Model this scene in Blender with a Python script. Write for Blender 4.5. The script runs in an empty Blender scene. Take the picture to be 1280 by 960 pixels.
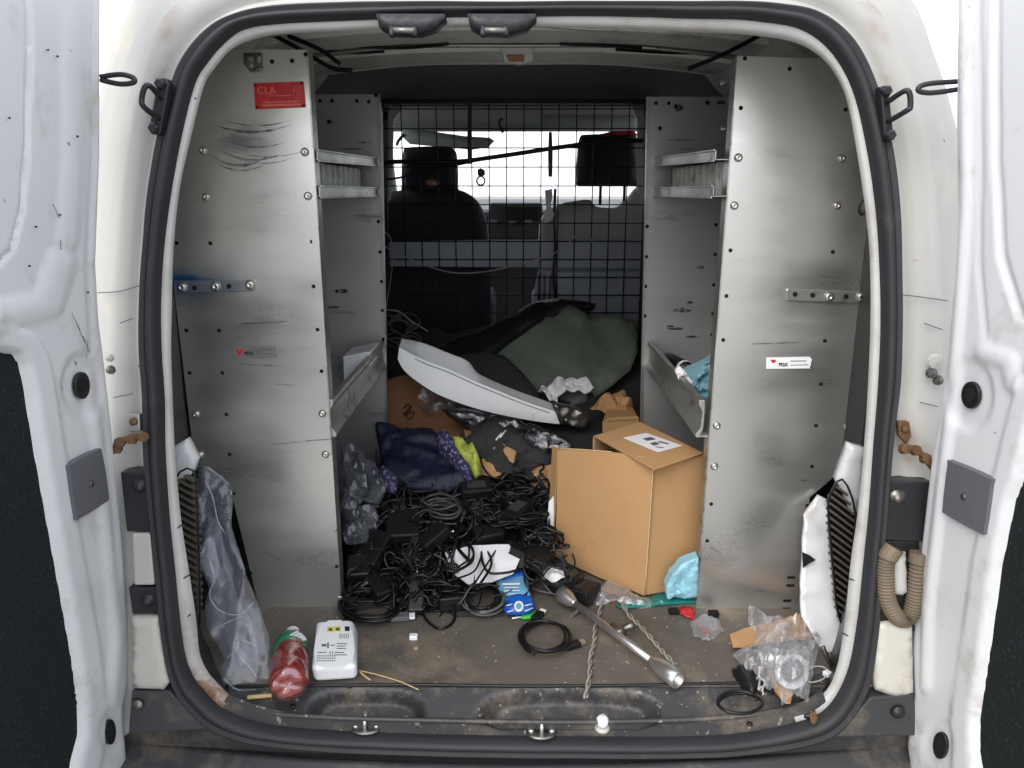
import bpy, bmesh, math, random
from mathutils import Vector, Matrix, noise
from mathutils.geometry import delaunay_2d_cdt
random.seed(7)
V = Vector
SC = bpy.context.scene
COL = SC.collection
# ------------------------------------------------------------------ camera
FPX, PITCH, YAW = 961.0, math.radians(14.0), math.radians(0.3)
EYE = V((0.0, -1.26, 0.9))
cd = bpy.data.cameras.new('camera'); cam = bpy.data.objects.new('camera', cd); COL.objects.link(cam)
cam.location = EYE; cam.rotation_euler = (math.radians(90) - PITCH, 0, YAW)
cd.sensor_width = 36; cd.lens = 36 * FPX / 1280; cd.clip_start = 0.02; cd.clip_end = 3000
SC.camera = cam
# ------------------------------------------------------------------ light
SUN_EL, SUN_AZ = math.radians(38), math.radians(-152)   # azimuth from +Y, clockwise: behind the camera, to its left
w = bpy.data.worlds.new('World'); SC.world = w; w.use_nodes = True
nt = w.node_tree; bg = nt.nodes['Background']
sky = nt.nodes.new('ShaderNodeTexSky'); sky.sky_type = 'NISHITA'; sky.sun_disc = False
sky.sun_elevation = SUN_EL; sky.sun_rotation = SUN_AZ; sky.dust_density = 4.0; sky.air_density = 1.0; sky.ozone_density = 1.0
cl = nt.nodes.new('ShaderNodeMix'); cl.data_type = 'RGBA'; cl.inputs['Factor'].default_value = .8; cl.inputs[7].default_value = (7.4, 7.6, 8.0, 1)   # high overcast veil
nt.links.new(sky.outputs[0], cl.inputs[6]); nt.links.new(cl.outputs[2], bg.inputs[0]); bg.inputs[1].default_value = 0.13
sd = bpy.data.lights.new('sun', 'SUN'); sd.energy = 0.8; sd.angle = math.radians(38); sd.color = (1, .975, .94)
sun = bpy.data.objects.new('sun', sd); COL.objects.link(sun)
sdir = V((math.sin(SUN_AZ) * math.cos(SUN_EL), math.cos(SUN_AZ) * math.cos(SUN_EL), math.sin(SUN_EL)))
sun.rotation_euler = (-sdir).to_track_quat('-Z', 'Y').to_euler()
SC.view_settings.view_transform = 'Standard'; SC.view_settings.look = 'None'
SC.view_settings.exposure = 1.3; SC.view_settings.gamma = 1
SC.cycles.max_bounces = 10; SC.cycles.transparent_max_bounces = 16
# ------------------------------------------------------------------ tracing rays to real positions
fw = V((-math.sin(YAW) * math.cos(PITCH), math.cos(YAW) * math.cos(PITCH), -math.sin(PITCH)))
rt = V((math.cos(YAW), math.sin(YAW), 0)); upv = rt.cross(fw)
def ray(u, v): return fw + rt * ((u - 640) / FPX) + upv * ((480 - v) / FPX)
class Pl:
    def __init__(s, p0, n): s.p0 = V(p0); s.n = V(n).normalized()
    def __call__(s, u, v):
        d = ray(u, v); t = (s.p0 - EYE).dot(s.n) / d.dot(s.n); return EYE + d * t
def PY(y): return Pl((0, y, 0), (0, -1, 0))
def PZ(z): return Pl((0, 0, z), (0, 0, 1))
def SL(y0, z0, y1, z1, sx=0):       # plane rising into the van through (y0,z0) and (y1,z1)
    return Pl((0, y0, z0), V((sx, -(z1 - z0), (y1 - y0))))
RING = SL(-0.06, 0, 0.02, 1.14)
RING.n = -RING.n if RING.n.y > 0 else RING.n
# ------------------------------------------------------------------ scene tree
def thing(name, label, cat, loc=(0, 0, 0), group=None):
    o = bpy.data.objects.new(name, None); COL.objects.link(o); o.location = loc
    o['label'] = label; o['category'] = cat; o.empty_display_size = .05
    if group: o['group'] = group
    return o
def tag(o, label, cat, group=None):
    o['label'] = label; o['category'] = cat
    if group: o['group'] = group
    return o
def wloc(o):
    l = V(o.location)
    return l
def mk(name, verts, faces, mat, parent=None, smooth=False, bevel=0, seg=2, kind=None, label=None):
    me = bpy.data.meshes.new(name); me.from_pydata([tuple(v) for v in verts], [], faces)
    me.validate(); me.update()
    bm = bmesh.new(); bm.from_mesh(me); bmesh.ops.recalc_face_normals(bm, faces=bm.faces); bm.to_mesh(me); bm.free()
    if smooth:
        for p in me.polygons: p.use_smooth = True
    o = bpy.data.objects.new(name, me); COL.objects.link(o)
    if mat: me.materials.append(mat)
    if parent:
        o.parent = parent
        root = parent
        off = V((0, 0, 0))
        while root is not None: off += V(root.location); root = root.parent
        o.matrix_parent_inverse = Matrix.Translation(-off)
        if parent.type == 'MESH': o.matrix_parent_inverse = Matrix.Identity(4)
    if bevel:
        b = o.modifiers.new('bevel', 'BEVEL'); b.width = bevel; b.segments = seg; b.limit_method = 'ANGLE'; b.angle_limit = math.radians(35)
        b.harden_normals = False
        if not smooth:
            for p in me.polygons: p.use_smooth = False
    if kind: o['kind'] = kind
    if label: o['label'] = label
    return o
def put(name, o, loc, parent):      # another object sharing mesh data
    c = o.copy(); c.name = name; COL.objects.link(c); c.location = loc; c.parent = parent
    return c
# ------------------------------------------------------------------ shape helpers
def cr(pts, n=6, closed=False):
    pts = [V(p) for p in pts]; out = []; N = len(pts)
    for i in range(N if closed else N - 1):
        if closed: a, b, c, d = pts[(i - 1) % N], pts[i], pts[(i + 1) % N], pts[(i + 2) % N]
        else: a, b, c, d = pts[max(i - 1, 0)], pts[i], pts[i + 1], pts[min(i + 2, N - 1)]
        for k in range(n):
            t = k / n
            out.append(.5 * ((2 * b) + (c - a) * t + (2 * a - 5 * b + 4 * c - d) * t * t + (3 * b - a - 3 * c + d) * t ** 3))
    if not closed: out.append(pts[-1])
    return out
def tube_geo(pts, r, seg=6, base=0):
    vs, fs = [], []; prev = None
    n = len(pts)
    for i, p in enumerate(pts):
        t = (pts[min(i + 1, n - 1)] - pts[max(i - 1, 0)])
        t = t.normalized() if t.length > 1e-9 else V((0, 1, 0))
        if prev is None:
            a = t.cross(V((0, 0, 1)));  a = a if a.length > .1 else t.cross(V((1, 0, 0)))
        else: a = prev - t * prev.dot(t)
        a = a.normalized() if a.length > 1e-6 else t.orthogonal().normalized()
        prev = a; b = t.cross(a)
        rr = r[i] if isinstance(r, (list, tuple)) else r
        for k in range(seg):
            th = 2 * math.pi * k / seg
            vs.append(p + a * (math.cos(th) * rr) + b * (math.sin(th) * rr))
    for i in range(n - 1):
        for k in range(seg):
            k2 = (k + 1) % seg
            fs.append((base + i * seg + k, base + i * seg + k2, base + (i + 1) * seg + k2, base + (i + 1) * seg + k))
    fs.append(tuple(base + k for k in range(seg))[::-1]); fs.append(tuple(base + (n - 1) * seg + k for k in range(seg)))
    return vs, fs
def tube(name, pts, r, mat, parent=None, seg=8, sm=6, closed=False, **k):
    P = cr(pts, sm, closed) if sm > 1 else [V(p) for p in pts]
    if closed: P.append(P[0])
    vs, fs = tube_geo(P, r, seg); return mk(name, vs, fs, mat, parent, smooth=True, **k)
def box_geo(c, sx, sy, sz, rot=None, base=0):
    vs = [V((x * sx / 2, y * sy / 2, z * sz / 2)) for z in (-1, 1) for y in (-1, 1) for x in (-1, 1)]
    if rot is not None: vs = [rot @ v for v in vs]
    vs = [V(c) + v for v in vs]
    fs = [(0, 2, 3, 1), (4, 5, 7, 6), (0, 1, 5, 4), (2, 6, 7, 3), (0, 4, 6, 2), (1, 3, 7, 5)]
    return vs, [tuple(base + i for i in f) for f in fs]
def box(name, c, s, mat, parent=None, rot=None, bevel=.002, **k):
    vs, fs = box_geo(c, *s, rot); return mk(name, vs, fs, mat, parent, bevel=bevel, **k)
def hexa(name, b4, t4, mat, parent=None, bevel=.002, **k):
    vs = [V(p) for p in b4] + [V(p) for p in t4]
    fs = [(3, 2, 1, 0), (4, 5, 6, 7)] + [(i, (i + 1) % 4, (i + 1) % 4 + 4, i + 4) for i in range(4)]
    return mk(name, vs, fs, mat, parent, bevel=bevel, **k)
def loft(name, rings, mat, parent=None, closed=True, cap=False, smooth=True, **k):
    n = len(rings[0]); vs = [p for r in rings for p in r]; fs = []
    for i in range(len(rings) - 1):
        for j in range(n if closed else n - 1):
            j2 = (j + 1) % n; fs.append((i * n + j, i * n + j2, (i + 1) * n + j2, (i + 1) * n + j))
    if cap: fs.append(tuple(range(n))); fs.append(tuple((len(rings) - 1) * n + j for j in range(n)))
    return mk(name, vs, fs, mat, parent, smooth=smooth, **k)
def lathe(name, prof, mat, p0, axis, parent=None, seg=20, smooth=True, roll=0, **k):
    q = V((0, 0, 1)).rotation_difference(V(axis).normalized())
    rings = []
    for r, h in prof:
        rings.append([V(p0) + q @ V((r * math.cos(2 * math.pi * j / seg + roll), r * math.sin(2 * math.pi * j / seg + roll), h)) for j in range(seg)])
    return loft(name, rings, mat, parent, closed=True, cap=True, smooth=smooth, **k)
def inside(p, poly):
    x, y = p; c = False; j = len(poly) - 1
    for i in range(len(poly)):
        xi, yi = poly[i]; xj, yj = poly[j]
        if (yi > y) != (yj > y) and x < (xj - xi) * (y - yi) / (yj - yi) + xi: c = not c
        j = i
    return c
def edist(p, poly):
    b = 1e9
    for i in range(len(poly)):
        ax, ay = poly[i - 1]; bx, by = poly[i]; dx, dy = bx - ax, by - ay; L = dx * dx + dy * dy
        t = 0 if L == 0 else max(0, min(1, ((p[0] - ax) * dx + (p[1] - ay) * dy) / L))
        b = min(b, math.hypot(p[0] - ax - t * dx, p[1] - ay - t * dy))
    return b
def crumple(p, f, seed=0, st=(1, 1, 1)):
    q = V((p[0] * st[0], p[1] * st[1], p[2] * st[2])) * f + V((seed * 3.1, seed * 7.7, seed * 1.3)); s = 0; a = 1
    q += V((noise.noise(q * .7), noise.noise(q * .7 + V((5, 5, 5))), noise.noise(q * .7 + V((9, 1, 4))))) * .7
    d = noise.voronoi(q * 1.1)[0]; fac = min(.7, d[1] - d[0]) * 1.6
    for i in range(3):
        s += a * (1 - abs(noise.noise(q)) * 2.6); q = q * 2.2 + V((9.2, 1.7, 4.4)); a *= .42
    return .6 * (s / 1.6 - .35) + .55 * (fac - .45)
def patch(name, outline, surf, mat, parent=None, step=7, bulge=None, nz=None, back=None, smooth=True, dispf=None, rnd=0, kind=None, label=None, attrs=None, warp=None, bevel=0, seed=0):
    poly = [tuple(p) for p in outline]
    if rnd: poly = [(p[0], p[1]) for p in cr([V((a, b, 0)) for a, b in poly], rnd, True)]
    dens = []
    for i in range(len(poly)):
        a = poly[i]; b = poly[(i + 1) % len(poly)]; L = math.hypot(b[0] - a[0], b[1] - a[1]); n = max(1, int(L / step))
        for k in range(n): dens.append((a[0] + (b[0] - a[0]) * k / n, a[1] + (b[1] - a[1]) * k / n))
    rg = random.Random(hash(len(dens)) + seed)
    pts = list(dens); N = len(dens)
    xs = [p[0] for p in poly]; ys = [p[1] for p in poly]
    yy = min(ys) + step * .5
    while yy < max(ys):
        xx = min(xs) + step * .5
        while xx < max(xs):
            q = (xx + rg.uniform(-.3, .3) * step, yy + rg.uniform(-.3, .3) * step)
            if inside(q, poly) and edist(q, poly) > step * .45: pts.append(q)
            xx += step
        yy += step
    r = delaunay_2d_cdt([V(p) for p in pts], [(i, (i + 1) % N) for i in range(N)], [list(range(N))], 1, 1e-4)
    co, tris = r[0], r[2]
    vs = []
    for q in co:
        u, v = q[0], q[1]; p = surf(u, v); d = 0
        if bulge:
            rad, dep = bulge; e = min(1, edist((u, v), poly) / rad); d += dep * math.sqrt(max(0, 1 - (1 - e) ** 2))
        if nz:
            fade = 1
            d += nz[0] * crumple(p, nz[1], seed, nz[2] if len(nz) > 2 else (1, 1, 1)) * fade
        if dispf: d += dispf(u, v)
        p = p + surf.n * d
        if warp: p = warp(u, v, p)
        vs.append(p)
    faces = [tuple(t) for t in tris]; n0 = len(vs)
    uvs = [(q[0], q[1]) for q in co]
    if back is not None:
        bk = V(back); vs += [v + bk for v in vs]; uvs += uvs
        cnt = {}
        for t in faces:
            for i in range(3):
                e = (t[i], t[(i + 1) % 3]); cnt[e] = 1
        side = [(a, b, b + n0, a + n0) for (a, b) in cnt if (b, a) not in cnt]
        faces = faces + [tuple(i + n0 for i in t[::-1]) for t in faces] + side
    me_o = mk(name, vs, faces, mat, parent, smooth=smooth, kind=kind, label=label, bevel=bevel)
    if attrs:
        for an, fn in attrs.items():
            at = me_o.data.attributes.new(an, 'FLOAT', 'POINT')
            for i, uv in enumerate(uvs): at.data[i].value = fn(*uv)
    return me_o
def prism(name, outline, surf, thick, mat, parent=None, bevel=.0015, rnd=0, **k):   # flat plate with thickness along the plane normal (away from the eye)
    poly = [tuple(p) for p in outline]
    if rnd: poly = [(p[0], p[1]) for p in cr([V((a, b, 0)) for a, b in poly], rnd, True)]
    a = [surf(*p) for p in poly]; n = len(a)
    b = [p - surf.n * thick for p in a]
    fs = [tuple(range(n)), tuple(range(n, 2 * n))[::-1]] + [(i, i + n, (i + 1) % n + n, (i + 1) % n) for i in range(n)]
    return mk(name, a + b, fs, mat, parent, bevel=bevel, **k)
def off(surf, d):
    return Pl(surf.p0 + surf.n * d, surf.n)
def mesh_text(name, s, size, mat, o3, ex, ey, parent, bold=0.0):   # flat lettering laid in the plane (ex,ey)
    c = bpy.data.curves.new(name, 'FONT'); c.body = s; c.size = size; c.align_x = 'CENTER'; c.align_y = 'CENTER'; c.extrude = .0002; c.offset = bold
    t = bpy.data.objects.new(name, c); me = bpy.data.meshes.new_from_object(t); bpy.data.objects.remove(t)
    ex = V(ex).normalized(); ez = ex.cross(V(ey)).normalized(); ey = ez.cross(ex)
    vs = [V(o3) + ex * v.co.x + ey * v.co.y + ez * v.co.z for v in me.vertices]; fs = [tuple(p.vertices) for p in me.polygons]
    return mk(name, vs, fs, mat, parent)
# ------------------------------------------------------------------ materials
def lin(c):
    r = []
    for x in c:
        x = x / 255; r.append(x / 12.92 if x <= .04045 else ((x + .055) / 1.055) ** 2.4)
    return (*r, 1)
def mat(name, col, rough=.5, metal=0, var=None, bump=None, dirt=None, alpha=1, trans=0, spec=.5, sheen=0, coat=0, coord='Object', stretch=(1, 1, 1), emit=None, ior=1.45, speck=None, attrs=(), ssub=0, rvar=0):
    m = bpy.data.materials.new(name); m.use_nodes = True; n = m.node_tree; L = n.links.new
    b = n.nodes['Principled BSDF']; I = b.inputs
    base = col if len(col) == 4 else lin(col)
    I['Base Color'].default_value = base; I['Roughness'].default_value = rough; I['Metallic'].default_value = metal
    I['Alpha'].default_value = alpha; I['Transmission Weight'].default_value = trans; I['IOR'].default_value = ior
    I['Specular IOR Level'].default_value = spec; I['Coat Weight'].default_value = coat
    if sheen: I['Sheen Weight'].default_value = sheen
    tc = n.nodes.new('ShaderNodeTexCoord'); mp = n.nodes.new('ShaderNodeMapping'); mp.inputs['Scale'].default_value = stretch
    L(tc.outputs[coord], mp.inputs['Vector'])
    def nz(scale, detail=4, rough_=.6):
        t = n.nodes.new('ShaderNodeTexNoise'); t.inputs['Scale'].default_value = scale; t.inputs['Detail'].default_value = detail
        t.inputs['Roughness'].default_value = rough_; L(mp.outputs[0], t.inputs['Vector']); return t.outputs['Fac']
    def ramp(f, a, c):
        r = n.nodes.new('ShaderNodeMapRange'); r.inputs['From Min'].default_value = a; r.inputs['From Max'].default_value = c
        L(f, r.inputs['Value']); return r.outputs[0]
    def mix(f, a, c, isc=False):
        x = n.nodes.new('ShaderNodeMix'); x.data_type = 'RGBA'; L(f, x.inputs['Factor'])
        if isc: L(a, x.inputs[6])
        else: x.inputs[6].default_value = a
        x.inputs[7].default_value = c; return x.outputs[2]
    cur = None
    if var:
        f = ramp(nz(var[0]), .3, .7); c2 = tuple(base[i] * var[1] for i in range(3)) + (1,)
        cur = mix(f, base, c2)
    for (an, acol, sc_) in attrs:
        a = n.nodes.new('ShaderNodeAttribute'); a.attribute_name = an
        mu = n.nodes.new('ShaderNodeMath'); mu.operation = 'MULTIPLY'; L(a.outputs['Fac'], mu.inputs[0]); L(ramp(nz(sc_, 6, .7), .32, .55), mu.inputs[1])
        cur = mix(mu.outputs[0], cur if cur else base, lin(acol), isc=cur is not None)
    if dirt:   # (scale, lo, hi, colour)
        f = ramp(nz(dirt[0], 8, .7), dirt[1], dirt[2]); cur = mix(f, cur if cur else base, lin(dirt[3]), isc=cur is not None)
    if speck:
        f = ramp(nz(speck[0], 2, .5), speck[1], speck[1] + .03); cur = mix(f, cur if cur else base, lin(speck[2]), isc=cur is not None)
    if cur: L(cur, I['Base Color'])
    if rvar:
        r = n.nodes.new('ShaderNodeMapRange'); r.inputs['From Min'].default_value = .3; r.inputs['From Max'].default_value = .7
        r.inputs['To Min'].default_value = rough - rvar; r.inputs['To Max'].default_value = rough + rvar; L(nz(7, 6), r.inputs['Value']); L(r.outputs[0], I['Roughness'])
    if bump:
        bn = n.nodes.new('ShaderNodeBump'); bn.inputs['Strength'].default_value = bump[1]; bn.inputs['Distance'].default_value = bump[2] if len(bump) > 2 else .002
        L(nz(bump[0], 6, .65), bn.inputs['Height']); L(bn.outputs[0], I['Normal'])
    if emit: I['Emission Color'].default_value = lin(emit[0]); I['Emission Strength'].default_value = emit[1]
    return m
M = {}
M['flange'] = mat('dull_white_flange', (178, 178, 176), .45, var=(6, .85), dirt=(10, .5, .8, (140, 134, 124)), bump=(16, .1), attrs=(('rust', (112, 72, 42), 55),))
M['grimy'] = mat('grimy_cream_plastic', (186, 184, 176), .45, var=(9, .85), dirt=(14, .55, .8, (140, 126, 104)), bump=(20, .2))
M['white'] = mat('white_paint', (208, 210, 213), .32, var=(3, .93), dirt=(9, .56, .75, (170, 166, 158)), speck=(42, .745, (120, 115, 108)), coat=.25, bump=(14, .06), attrs=(('rust', (112, 72, 42), 55),))
M['cream'] = mat('cream_jamb_paint', (170, 170, 167), .4, var=(4, .92), dirt=(6, .58, .85, (190, 182, 165)), speck=(50, .745, (120, 105, 85)), bump=(18, .1), attrs=(('rust', (128, 96, 66), 26),))
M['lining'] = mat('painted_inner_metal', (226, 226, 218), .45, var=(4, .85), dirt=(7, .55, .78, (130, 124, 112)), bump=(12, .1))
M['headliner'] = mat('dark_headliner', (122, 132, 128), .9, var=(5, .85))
M['alu'] = mat('aluminium_sheet', (213, 213, 210), .33, .88, var=(1.1, .80), bump=(3, .04, .004), rvar=.10, stretch=(.45, 1, 1.5), attrs=(('blue', (60, 125, 190), 12), ('smear', (62, 64, 74), 22)))
M['alud'] = mat('dull_worn_aluminium', (176, 176, 176), .45, .6, var=(3, .88), dirt=(10, .6, .76, (92, 88, 86)), bump=(6, .08, .003), rvar=.08, stretch=(.5, .5, 2.2))
M['galv'] = mat('galvanised_lip', (182, 184, 180), .36, .8, var=(9, .75), dirt=(22, .55, .7, (96, 90, 78)), bump=(30, .15), rvar=.1)
M['rubber'] = mat('rubber_seal', (42, 42, 46), .6, var=(12, .75), dirt=(10, .6, .8, (74, 71, 67)), bump=(50, .12))
M['black'] = mat('black_plastic', (22, 23, 25), .42, var=(20, .8), dirt=(15, .6, .8, (62, 58, 54)))
M['cable'] = mat('black_cable', (15, 15, 17), .42, var=(30, .7))
M['cablegrey'] = mat('grey_cable', (92, 92, 92), .4)
M['bumper'] = mat('bumper_plastic', (58, 60, 62), .55, var=(5, .8), dirt=(7, .52, .72, (110, 100, 88)), bump=(90, .1))
M['sill'] = mat('sill_plastic', (60, 60, 62), .45, var=(6, .75), dirt=(8, .5, .7, (112, 103, 90)), speck=(70, .68, (130, 122, 110)), bump=(40, .1))
M['floor'] = mat('worn_floor', (100, 94, 86), .6, var=(3.5, .62), dirt=(5, .5, .72, (134, 124, 108)), speck=(75, .72, (150, 142, 128)), bump=(30, .3, .002))
M['felt'] = mat('black_felt', (32, 37, 38), .95, spec=.1, bump=(260, .5, .001), speck=(190, .62, (44, 52, 52)))
M['latch'] = mat('grey_latch_plate', (92, 94, 100), .5, var=(15, .92))
M['card'] = mat('cardboard', (176, 138, 96), .8, var=(5, .92), bump=(60, .05), dirt=(7, .6, .8, (150, 112, 72)))
M['carddark'] = mat('brown_cardboard', (138, 98, 68), .85, var=(6, .85))
M['paper'] = mat('white_paper', (222, 222, 226), .8)
M['whitepl'] = mat('white_plastic', (226, 227, 232), .35, var=(8, .96))
M['whitetrim'] = mat('white_moulding', (238, 240, 242), .4, var=(5, .95), dirt=(9, .62, .8, (170, 170, 165)))
M['chrome'] = mat('chrome', (214, 212, 208), .3, .9, var=(20, .8), dirt=(40, .6, .75, (105, 85, 62)))
M['steel'] = mat('dull_steel', (128, 126, 122), .4, .9, var=(20, .7), dirt=(30, .56, .7, (88, 70, 54)))
M['darkmetal'] = mat('dark_painted_metal', (44, 44, 48), .42, .3, var=(25, .7))
M['rustm'] = mat('rusty_steel', (112, 84, 58), .7, .4, var=(40, .55), bump=(80, .4))
M['galvblue'] = mat('blue_stained_strap', (182, 184, 180), .36, .8, var=(9, .75), attrs=(('blue', (60, 125, 190), 12),))
M['red'] = mat('red_plate', (186, 38, 46), .42, var=(18, .85), dirt=(30, .58, .8, (205, 96, 92)))
M['redprint'] = mat('faded_print', (208, 105, 92), .6)
M['redpl'] = mat('red_plastic', (190, 44, 46), .35)
M['hole'] = mat('dark_hole', (8, 8, 9), .9)
M['scuff'] = mat('dark_scuff', (110, 112, 118), .7, alpha=.6)
M['navy'] = mat('navy_nylon', (14, 22, 50), .6, var=(20, .5), bump=(60, .4, .003))
M['floral'] = mat('floral_cloth', (44, 42, 74), .8, speck=(110, .57, (128, 122, 158)))
M['hivis'] = mat('hi_vis_yellow', (158, 168, 74), .6, speck=(60, .6, (120, 130, 50)))
M['seatblack'] = mat('black_seat_fabric', (50, 50, 56), .9, bump=(120, .3))
M['seatgrey'] = mat('grey_seat_fabric', (190, 194, 186), .9, bump=(120, .3), var=(6, .8))
M['greysheet'] = mat('grey_green_sheet', (90, 98, 87), .62, var=(4, .8), dirt=(8, .55, .75, (62, 66, 62)))
M['darkcloth'] = mat('dark_grey_cloth', (48, 49, 50), .85, var=(9, .7))
M['aqua'] = mat('light_blue_plastic', (134, 186, 202), .4, var=(14, .88), sheen=.1)
M['teal'] = mat('teal_folder', (22, 112, 106), .4)
M['bluepl'] = mat('blue_plastic', (26, 92, 182), .3, var=(20, .8))
M['bluelt'] = mat('pale_blue_packet', (110, 170, 205), .3, var=(20, .85))
M['green'] = mat('green_plastic', (62, 176, 62), .4)
M['grn2'] = mat('green_bottle_label', (24, 112, 76), .4)
M['wire'] = mat('dark_wire', (32, 34, 36), .5, .4)
M['string'] = mat('pale_cord', (172, 172, 168), .6)
M['twist'] = mat('twisted_rope', (158, 152, 140), .7, var=(60, .6))
M['wood'] = mat('pencil_wood', (196, 168, 122), .7)
M['yellow'] = mat('yellow_port', (214, 196, 60), .4)
M['hose'] = mat('corrugated_hose', (112, 100, 84), .6, var=(12, .75))
M['headroof'] = mat('pale_roof_cloth', (128, 134, 130), .9)
M['asphalt'] = mat('asphalt', (146, 144, 140), .9, var=(2, .8), bump=(150, .5, .004), speck=(200, .62, (180, 178, 172)))
M['orange'] = mat('orange_lens', (170, 118, 84), .3)
M['taillens'] = mat('dark_plastic_block', (46, 48, 52), .4)
def film(name, col, a, rough=.12, edge=.4, gl=.22, bumps=.5):    # thin transparent plastic film
    m = bpy.data.materials.new(name); m.use_nodes = True; n = m.node_tree; L = n.links.new
    n.nodes.remove(n.nodes['Principled BSDF']); out = n.nodes['Material Output']
    tc = n.nodes.new('ShaderNodeTexCoord'); bn = n.nodes.new('ShaderNodeBump'); bn.inputs['Strength'].default_value = bumps; bn.inputs['Distance'].default_value = .008
    t = n.nodes.new('ShaderNodeTexNoise'); t.inputs['Scale'].default_value = 30; t.inputs['Detail'].default_value = 6; t.inputs['Distortion'].default_value = 1.2
    L(tc.outputs['Object'], t.inputs['Vector']); L(t.outputs['Fac'], bn.inputs['Height'])
    tr = n.nodes.new('ShaderNodeBsdfTransparent'); df = n.nodes.new('ShaderNodeBsdfDiffuse'); df.inputs['Color'].default_value = lin(col); L(bn.outputs[0], df.inputs['Normal'])
    g = n.nodes.new('ShaderNodeBsdfGlossy'); g.inputs['Roughness'].default_value = rough; g.inputs['Color'].default_value = (.95, .95, 1, 1); L(bn.outputs[0], g.inputs['Normal'])
    lw = n.nodes.new('ShaderNodeLayerWeight'); lw.inputs[0].default_value = .4; L(bn.outputs[0], lw.inputs['Normal'])
    r = n.nodes.new('ShaderNodeMapRange'); r.inputs['From Min'].default_value = .15; r.inputs['From Max'].default_value = .9; r.inputs['To Min'].default_value = a; r.inputs['To Max'].default_value = min(1, a + edge); L(lw.outputs['Facing'], r.inputs['Value'])
    m1 = n.nodes.new('ShaderNodeMixShader'); L(r.outputs[0], m1.inputs[0]); L(tr.outputs[0], m1.inputs[1]); L(df.outputs[0], m1.inputs[2])
    r2 = n.nodes.new('ShaderNodeMapRange'); r2.inputs['To Min'].default_value = gl * .35; r2.inputs['To Max'].default_value = min(1, gl * 2.2); L(lw.outputs['Fresnel'], r2.inputs['Value'])
    m2 = n.nodes.new('ShaderNodeMixShader'); L(r2.outputs[0], m2.inputs[0]); L(m1.outputs[0], m2.inputs[1]); L(g.outputs[0], m2.inputs[2]); L(m2.outputs[0], out.inputs['Surface'])
    return m
M['film'] = film('clear_film', (205, 207, 210), .12, .18, .35, .15)
M['filmgrey'] = film('grey_film', (120, 124, 134), .28, .2, .35, .12)
M['filmblue'] = film('clear_blueish_film', (168, 176, 192), .18, .2, .34, .11, .5)
M['filmblack'] = film('black_film', (30, 32, 36), .72, .2, .25, .16)
M['pet'] = film('clear_bottle_plastic', (190, 120, 115), .05, .06, .2, .22, .15)
M['glass'] = film('window_glass', (200, 210, 205), .01, .01, .04, .08, 0)
M['juice'] = mat('red_drink', (150, 32, 22), .12, var=(40, .5), spec=.7)
M['louv'] = mat('grille_plastic', (84, 78, 70), .5)
# ------------------------------------------------------------------ outside ground
gr = mk('ground', [(-300, -300, -.56), (300, -300, -.56), (300, 300, -.56), (-300, 300, -.56)], [(0, 1, 2, 3)], M['asphalt']); gr['kind'] = 'structure'
# ------------------------------------------------------------------ the van
van = thing('cargo_van', 'white cargo van seen through its open rear doorway, black rubber seal round the opening', 'van')
T = [  # outer seal edge, inner seal edge, inner flange edge (clockwise from the top middle)
 ((640,3),(640,18),(640,34)),((720,2),(720,17),(720,35)),((800,2),(800,18),(800,37)),((860,2),(860,20),(860,40)),((930,2),(922,21),(912,42)),
 ((975,5),(962,25),(948,45)),((1018,13),(1000,32),(986,51)),((1052,34),(1030,50),(1016,64)),((1078,67),(1054,79),(1040,87)),((1099,118),(1073,121),(1058,124)),
 ((1115,185),(1088,187),(1071,190)),((1124,252),(1098,255),(1081,258)),((1126,320),(1103,320),(1087,320)),((1127,400),(1105,400),(1088,400)),
 ((1124,480),(1102,480),(1085,480)),((1115,555),(1096,555),(1080,555)),((1108,640),(1090,640),(1072,640)),((1103,710),(1083,708),(1063,705)),
 ((1097,790),(1075,783),(1056,775)),((1084,862),(1062,846),(1046,834)),((1052,910),(1036,890),(1028,868)),((1010,930),(998,908),(988,886)),
 ((930,942),(925,922),(918,897)),((850,946),(850,926),(850,903)),((740,946),(740,926),(740,904)),((640,945),(640,925),(640,904)),((530,943),(530,923),(530,902)),
 ((430,939),(430,919),(430,899)),((355,933),(358,914),(362,893)),((301,925),(311,905),(322,884)),((262,909),(275,890),(290,870)),((235,886),(252,868),(270,852)),
 ((220,864),(239,852),(257,835)),((209,830),(228,823),(249,813)),((201,780),(221,776),(245,772)),((195,720),(215,716),(236,712)),((188,650),(208,648),(226,645)),
 ((180,568),(203,568),(219,568)),((179,500),(202,500),(216,500)),((175,440),(198,440),(214,440)),((175,379),(197,379),(215,379)),((179,310),(201,310),(217,310)),
 ((186,235),(211,235),(225,235)),((200,158),(225,160),(241,162)),((217,98),(240,103),(255,108)),((232,67),(256,76),(269,85)),((255,40),(278,51),(288,63)),
 ((285,21),(302,34),(312,51)),((336,8),(345,27),(350,43)),((430,3),(430,23),(430,39)),((540,2),(540,19),(540,35))]
NT = len(T)
def ringpx(k, n=5): return [(p.x, p.y) for p in cr([V((*t[k], 0)) for t in T], n, True)]
RO, RI, RF = ringpx(0), ringpx(1), ringpx(2); NR = len(RO)
O3 = [RING(*p) for p in RO]; I3 = [RING(*p) for p in RI]
FPLN = off(RING, -.018); F3 = [FPLN(*p) for p in RF]
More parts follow.
